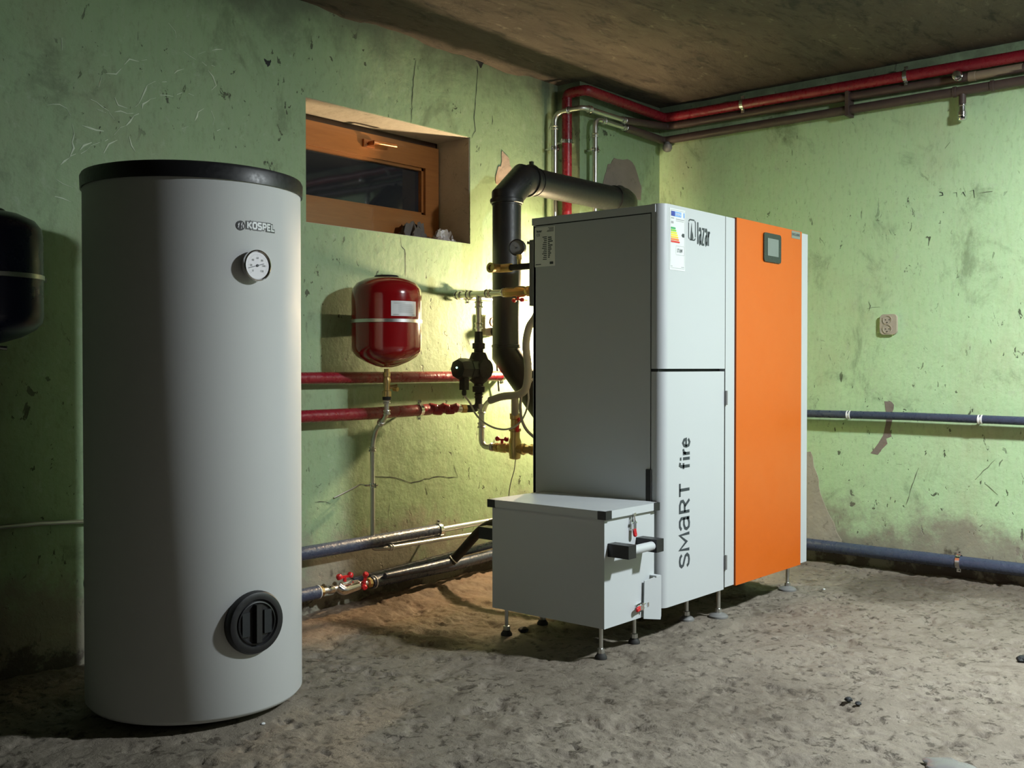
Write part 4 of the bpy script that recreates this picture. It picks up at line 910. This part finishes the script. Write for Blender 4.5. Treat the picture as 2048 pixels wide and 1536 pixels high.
t = thing('navy_insulated_pipe', 'lowest navy insulated pipe along wall foot with two red valve handles', 'pipe', on(760,1160,y=WA-.075))
y_ = WA-.085; P0 = on(607,1191,y=y_); Pa = on(637,1184,y=y_); Pb = on(742,1165,y=y_); Pc = on(905,1131,y=y_); Pd = on(995,1108,y=y_+.02); d_ = (Pc-P0).normalized(); st = on(360,1243,y=y_)
bm = nb(); tube(bm, [st, Pa], .025, 20); fin('insulation', bm, 'navyfoam', t)
bm = nb(); tube(bm, [Pb, Pc, Pd, Pd+d_*.5], .0235, 20); fin('insulation', bm, 'navyfoam', t)
for p in (Pa-d_*.005, Pb+d_*.012):
    bm = nb(); lathe(bm, p, d_, [(0,.0245),(.001,.0265),(.004,.0265),(.005,.0245)], 22, cap=False); fin('tie', bm, 'ties', t)
bm = nb(); cyl(bm, Pa, Pb, .012); fin('bare_pipe', bm, 'steel', t)
bm = nb(); lathe(bm, Pa+d_*.002, d_, [(0,.016),(.004,.020),(.016,.020),(.02,.014)], 8); lathe(bm, Pb-d_*.022, d_, [(0,.016),(.004,.021),(.018,.021),(.022,.016)], 8); fin('brass_nut', bm, 'brass', t, .001)
Lm = (Pb-Pa).length
bm = nb(); lathe(bm, Pa+d_*Lm*.18, d_, [(0,.014),(.004,.018),(.02,.018),(.024,.014)], 14); tube(bm, [Pa+d_*Lm*.36+V(0,0,.004), Pa+d_*Lm*.42+V(0,-.012,-.012), Pa+d_*Lm*.70+V(0,-.012,-.004)], .019, 14, .03); lathe(bm, Pa+d_*Lm*.62, d_, [(0,.014),(.003,.018),(.03,.018),(.034,.014)], 14); fin('valve_body', bm, 'chrome', t)
butterfly(t, Pa+d_*Lm*.52+V(0,.01,.018), (0,0,1), d_, k=1.15); butterfly(t, Pa+d_*Lm*.82+V(0,-.008,.006), (-.3,-.8,.4), V(0,-.2,1), k=1.1)
t = thing('navy_insulated_pipe', 'thin navy pipe hugging the wall behind the red valve handles', 'pipe', on(780,1140,y=WA-.03))
Pe = on(705,1163,y=WA-.03); Pf = on(860,1122,y=WA-.03)
bm = nb(); tube(bm, [Pe, Pf, Pf+(Pf-Pe).normalized()*.5], .016, 16); fin('insulation', bm, 'navyfoam', t)
bm = nb(); cyl(bm, Pe-(Pf-Pe).normalized()*.06, Pe, .010); fin('bare_pipe', bm, 'steel', t)
ph = [on(770,1152,y=WA-.11), on(850,1136,y=WA-.115), on(902,1124,y=WA-.12), on(922,1104,y=WA-.15), on(942,1081,y=WA-.19), on(960,1062,y=WA-.23), on(976,1051,y=WA-.27), on(992,1046,y=WA-.32), on(1012,1045,y=WA-.38)]
ph.append(V(ph[-1].x+.04, R+.006, ph[-1].z))
bm = nb(); tube(bm, [ph[0], ph[1], ph[2]], [.012,.0165,.0175], 16); t = thing('rubber_sleeved_hose', 'black rubber sleeved hose rising from the low navy pipe to the boiler', 'hose', ph[0]); fin('grey_section', bm, 'navyfoam', t)
bm = nb(); tube(bm, spline(ph[2:], 5), .020, 18); fin('rubber_section', bm, 'blackmatte', t)
bm = nb(); p = ph[2]; dd = (ph[3]-ph[2]).normalized(); lathe(bm, p+dd*.012, dd, [(0,.0205),(.001,.0225),(.004,.0225),(.005,.0205)], 20, cap=False); fin('tie', bm, 'ties', t)
# thin pipe far left
bm = nb(); P = [on(-260,1080,y=WA-.02), on(0,1055,y=WA-.02), on(80,1047,y=WA-.02), on(160,1043,y=WA-.02), on(330,1035,y=WA-.02)]; tube(bm, P, .007, 10); tag(fin('conduit', bm, 'steel'), 'thin pale pipe on dark wall at far left of hot water tank', 'pipe')

# ------------------------------------------------------------------ pipes by the chimney and on the right wall
t = thing('red_riser_pipe', 'red insulated riser pipe turning under ceiling along the right wall', 'pipe', (4.07,3.116,1.0))
rzt = 2.262; RXC = WC-.06
bm = nb(); tube(bm, [(4.07,3.116,.5),(4.07,3.116,rzt),(4.07,3.0,rzt),(RXC,3.0,2.252),(RXC,1.2,2.243),(RXC,-1.6,2.23)], .0245, 20, .03, 5); fin('insulation', bm, 'redfoam', t)
clamp(t, (4.07,3.116,on(1134,284,x=4.07).z), (0,0,1), .0245, WALLDIR, mat='chrome', ln=.08)
for px in (1486, 1812): p = on(px, 200, x=RXC); clamp(t, (RXC,p.y,2.243+(p.y-1.2)*.005), (0,1,0), .0245, CDIR, mat='chrome', ln=.06)
def riser(label, x, y, zt_, xe, yb, cl):
    t = thing('silver_riser_pipe', label, 'pipe', (x, y, 1.0)); xend = xe
    if abs(y-yb) > .01: pts = [(x,y,.9),(x,y,zt_),(x+.03,yb,zt_+.012),(xend,yb,zt_+.012)]
    else: pts = [(x,y,.9),(x,y,zt_+.012),(xend,yb,zt_+.012)]
    bm = nb(); tube(bm, pts, .0125, 16, .045, 7); fin('pipe', bm, 'steel', t)
    coup(t, (x,y,zt_-.07), (0,0,1), .0125, .010); coup(t, (x+(.085 if abs(y-yb) > .01 else .07),yb,zt_+.012), (1,0,0), .0125, .014); coup(t, (xend-.02,yb,zt_+.012), (1,0,0), .0125, .016)
    if abs(y-yb) > .01: coup(t, (x+.015,(y+yb)/2,zt_+.006), V(.03,yb-y,.012), .0125, .008)
    clamp(t, (x,y,cl), (0,0,1), .0125, WALLDIR, mat='chrome', ln=.06); return t
z1 = on(1165,214,y=3.0).z; xe1 = on(1252,240,y=3.0).x
riser('silver riser pipe left of the red riser, elbowed along chimney breast', 4.012, 3.146, z1-.012, xe1, 3.0, on(1110,297,y=3.146).z)
p = on(1190,300,y=WB-.05); z2 = on(1207,242,y=WB-.05).z; xe2 = on(1254,256,y=WB-.05).x
riser('shorter silver riser pipe on chimney breast right of the red riser', p.x, WB-.05, z2-.012, xe2, WB-.05, on(1190,300,y=WB-.05).z)
BXC = WC-.038
zu = on(1696,194,x=BXC).z; zu2 = on(2048,136,x=BXC).z; zl_ = on(1696,220,x=BXC).z; zl2 = on(2048,161,x=BXC).z
yq = on(1696,200,x=BXC).y; yr = on(2048,140,x=BXC).y
ext = lambda za, zb2, y: za+(zb2-za)*(y-yq)/(yr-yq)
t = thing('brown_pipe', 'upper brown steel pipe below the red pipe with silver end plug', 'pipe', (BXC, 2.0, 2.2))
bm = nb(); tube(bm, [(xe1-.01,3.0,z1),(BXC,3.0,ext(zu,zu2,3.0)),(BXC,-1.6,ext(zu,zu2,-1.6))], .0185, 18, .03); fin('pipe', bm, 'brown', t)
pb = on(1917,147,x=BXC-.04); yb = pb.y; zbp = ext(zu,zu2,yb)
bm = nb(); cyl(bm, (BXC,yb,zbp), (BXC-.045,yb,zbp), .017); fin('branch_stub', bm, 'brown', t)
bm = nb(); lathe(bm, (BXC-.035,yb,zbp), (-1,0,0), [(0,.018),(.004,.021),(.016,.021),(.018,.018),(.022,.021),(.034,.019),(.038,.012)], 16); fin('end_plug', bm, 'chrome', t)
bm = nb(); lathe(bm, (BXC,yb-.03,zbp), (0,-1,0), [(0,.0195),(.002,.0215),(.03,.0215),(.032,.0195),(.22,.0195)], 16); fin('tan_socket', bm, 'tan', t)
t = thing('brown_pipe', 'lower brown steel pipe near ceiling with a drop branch and silver valve', 'pipe', (BXC, 2.0, 2.1))
bm = nb(); tube(bm, [(xe2-.01,WB-.05,z2),(BXC,WB-.05,ext(zl_,zl2,3.0)),(BXC,-1.6,ext(zl_,zl2,-1.6))], .0205, 18, .03); fin('pipe', bm, 'brown', t)
pv = on(1925,190,x=BXC); zv = ext(zl_,zl2,pv.y); zd = on(1925,208,x=BXC).z; ze_ = on(1925,241,x=BXC).z
bm = nb(); cyl(bm, (BXC,pv.y,zv), (BXC,pv.y,zd), .0150); fin('drop_branch', bm, 'brown', t)
hh = zd-ze_
bm = nb(); lathe(bm, (BXC,pv.y,zd), (0,0,-1), [(0,.015),(.003,.018),(hh*.12,.018),(hh*.15,.014),(hh*.45,.015),(hh*.48,.0195),(hh*.68,.0195),(hh*.70,.017),(hh*.74,.0195),(hh*.92,.0195),(hh,.015)], 16); fin('drop_valve', bm, 'chrome', t)
for px in (1698, 1910, 1985): p = on(px,210,x=BXC); bm = nb(); lathe(bm, (BXC,p.y-.008,ext(zl_,zl2,p.y)), (0,1,0), [(0,.0205),(.002,.0235),(.016,.0235),(.018,.0205)], 18); fin('weld_collar', bm, 'brown', t)
p = on(1698,210,x=BXC); bm = nb(); box(bm, BXC-.03, WC, p.y-.008, p.y+.008, ext(zl_,zl2,p.y)-.032, ext(zu,zu2,p.y)+.028); fin('wall_bracket', bm, 'brown', t, .002)
p = on(1330,284,x=BXC-.01); bm = nb(); lathe(bm, (p.x,2.99,ext(zl_,zl2,3.0)-.012), (0,0,-1), [(0,.014),(.012,.016),(.014,.024),(.034,.026),(.048,.018),(.052,.008)], 14); fin('air_vent', bm, 'grey', t)
XN = WC-.05
t = thing('navy_insulated_pipe', 'navy insulated pipe at mid height on right wall with two white ties', 'pipe', (XN, 2.0, .70))
Pq = on(1615,827,x=XN); Pr = on(2048,842,x=XN); d_ = (Pr-Pq).normalized()
bm = nb(); tube(bm, [Pq-d_*.75, Pq, (Pq+Pr)/2+V(0,0,.003), Pr, Pr+d_*2.4], .0185, 18); fin('insulation', bm, 'navyfoam', t)
for px in (1698, 1961):
    k = (px-1615)/(2048-1615); p = on(px, 827+15*k, x=XN); bm = nb()
    lathe(bm, p-d_*.010, d_, [(0,.0185),(.001,.0205),(.006,.0205),(.007,.019),(.013,.019),(.014,.0205),(.019,.0205),(.02,.0185)], 20, cap=False); fin('tie', bm, 'ties', t)
    bm = nb(); cyl(bm, p, p+V(.05,0,0), .005, n=8); fin('stud', bm, 'steel', t)
t = thing('navy_insulated_pipe', 'thick navy insulated pipe at the foot of right wall with silver clamp', 'pipe', (XN, 2.0, .05))
Pq = on(1612,1088,x=XN); Pr = on(2048,1140,x=XN); d_ = (Pr-Pq).normalized()
bm = nb(); tube(bm, [Pq-d_*.75, Pq, Pr, Pr+d_*2.4], .0285, 20); fin('insulation', bm, 'navyfoam', t)
p = on(1918,1123,x=XN); clamp(t, p, d_, .0285, CDIR, mat='chrome', ln=.05)

# sockets
c = on(1779,649,x=WC)
t = thing('power_socket', 'aged beige double power socket on the right wall', 'socket', c+V(0,0,-.05))
bm = nb(); prism(bm, [(WC,q[0],q[1]) for q in rrect(c.y, c.z, .078, .094, .018)], (-.030,0,0)); fin('cover', bm, 'socket', t, .006, 3)
for dz in (.021,-.021):
    bm = nb(); lathe(bm, (WC-.029,c.y+.004,c.z+dz), (-1,0,0), [(0,.022),(.004,.022),(.004,.018),(-.008,.017),(-.008,.0)], 28, cap=False); ring = fin('socket_well', bm, 'socket', t)
    bm = nb(); lathe(bm, (WC-.0292,c.y+.004,c.z+dz), (-1,0,0), [(0,.0235),(.0006,.0235),(.0006,.022)], 28, cap=False); fin('well_groove', bm, 'socketdark', ring)
    for dy in (-.0085,.0085):
        bm = nb(); cyl(bm, (WC-.0300,c.y+.004+dy,c.z+dz), (WC-.0215,c.y+.004+dy,c.z+dz), .0028, n=10); fin('pin_hole', bm, 'socketdark', ring)
    bm = nb(); cyl(bm, (WC-.036,c.y+.004,c.z+dz-.012), (WC-.0215,c.y+.004,c.z+dz-.012), .0022, n=8); fin('earth_pin', bm, 'socketdark', ring)
t.location.x += .013      # set into the plaster
c = on(974,652,y=WA)
t = thing('power_socket', 'old beige socket with a black plug on back wall beside flue', 'socket', c+V(0,0,-.05))
bm = nb(); prism(bm, [(q[0],WA,q[1]) for q in rrect(c.x, c.z, .085, .095, .010)], (0,-.028,0)); fin('cover', bm, 'socket', t, .004)
bm = nb(); lathe(bm, (c.x+.012,WA-.028,c.z+.018), (0,-1,0), [(0,.022),(.004,.022),(.004,.017),(.001,.016)], 24, cap=False); fin('socket_well', bm, 'copper', t)
bm = nb(); lathe(bm, (c.x+.012,WA-.028,c.z-.026), (0,-1,0), [(0,.019),(.03,.018),(.04,.010)], 18); tube(bm, [(c.x+.012,WA-.066,c.z-.026),(c.x+.02,WA-.07,c.z-.06),(c.x+.03,WA-.03,c.z-.14),(c.x+.06,WA-.02,c.z-.3)], .004, 8, .02); fin('plug', bm, 'blackmatte', t)

# inspection lamp clipped to the riser pipe behind the boiler
t = thing('inspection_lamp', 'lit inspection lamp clipped to a riser pipe behind the boiler', 'lamp', WARM_POS+V(0,0,-.05))
bm = nb(); lathe(bm, WARM_POS, (0,0,1), [(-.034,.0),(-.030,.014),(-.018,.026),(0,.031),(.016,.027),(.030,.018),(.042,.013)], 20); fin('bulb', bm, 'bulb', t)
bm = nb(); lathe(bm, WARM_POS+V(0,0,.040), (0,0,1), [(0,.014),(.004,.018),(.05,.018),(.056,.010)], 16); fin('lamp_holder', bm, 'black', t)
bm = nb(); K = 24; ra, rb = .056, .0575; az = [math.radians(-152+164*i/K) for i in range(K+1)]
o_ = [(ra*math.cos(a), ra*math.sin(a)) for a in az]+[(rb*math.cos(a), rb*math.sin(a)) for a in reversed(az)]
for i in range(K):
    q = [o_[i], o_[i+1], o_[2*K-i], o_[2*K+1-i]]
    prism(bm, [(WARM_POS.x+p[0], WARM_POS.y+p[1], WARM_POS.z-.085) for p in q], (0,0,.175))
bmesh.ops.remove_doubles(bm, verts=bm.verts, dist=1e-5); box(bm, WARM_POS.x-.004, WARM_POS.x+.004, WARM_POS.y-.057, WARM_POS.y-.012, WARM_POS.z+.072, WARM_POS.z+.080)
fin('added_light_shield', bm, 'shield', t)  # unseen shield, added to keep lamp light off the right wall
bm = nb(); tube(bm, [WARM_POS+V(0,0,.09), WARM_POS+V(0,0,.12), V(4.012,3.128,WARM_POS.z+.13)], .005, 8, .02); fin('clip_arm', bm, 'steel', t)
t = thing('ceiling_light', 'round ceiling lamp outside the picture on the right', 'lamp', (3.45, -.15, 2.27))
bm = nb(); lathe(bm, (3.45,-.15,2.268), (0,0,1), [(0,.13),(.004,.15),(.05,.15),(.056,.14)], 40); fin('housing', bm, 'grey', t)
# ------------------------------------------------------------------ floor litter
def pebble(px, py, r, mat, label):
    p = on(px, py, z=-.012); bm = nb(); bmesh.ops.create_icosphere(bm, subdivisions=2, radius=r)
    for v in bm.verts: v.co = V(v.co.x*random.uniform(.8,1.3), v.co.y*random.uniform(.7,1.1), v.co.z*.6)
    bmesh.ops.translate(bm, verts=bm.verts, vec=(p.x, p.y, r*.25-.006)); tag(fin('pebble', bm, mat, flat=True), label, 'stone', 'crumbs of rubble on the floor')
for px, py, r, m_, l_ in ((526,1453,.006,'paper','tiny white chip on floor at the right foot of the tank'), (2046,1326,.022,'dark','black lump on floor at right picture edge'), (1070,1160,.010,'paper','pale crumb on dirt left of the ash box'),
                     (1697,1405,.012,'dark','dark crumb on floor in front of the orange panel'), (1716,1413,.010,'dark','dark crumb right beside another dark crumb on open floor'), (1648,1182,.006,'paper','white speck on floor right of the boiler feet'), (1046,1266,.020,'dark','dark stone on floor under the ash box')):
    pebble(px, py, r, MT[m_], l_)
p = on(1890,1530,z=0); bm = nb(); bmesh.ops.create_icosphere(bm, subdivisions=3, radius=1)
for v in bm.verts: v.co = V(v.co.x*.05*(1+.2*math.sin(7*v.co.y)), v.co.y*.06*(1+.2*math.sin(5*v.co.x)), max(-.2,v.co.z)*.014)
bmesh.ops.translate(bm, verts=bm.verts, vec=(p.x, p.y-.01, -.004)); tag(fin('plastic_scrap', bm, 'sheet'), 'cloudy plastic scrap lying on floor at bottom right edge', 'litter')
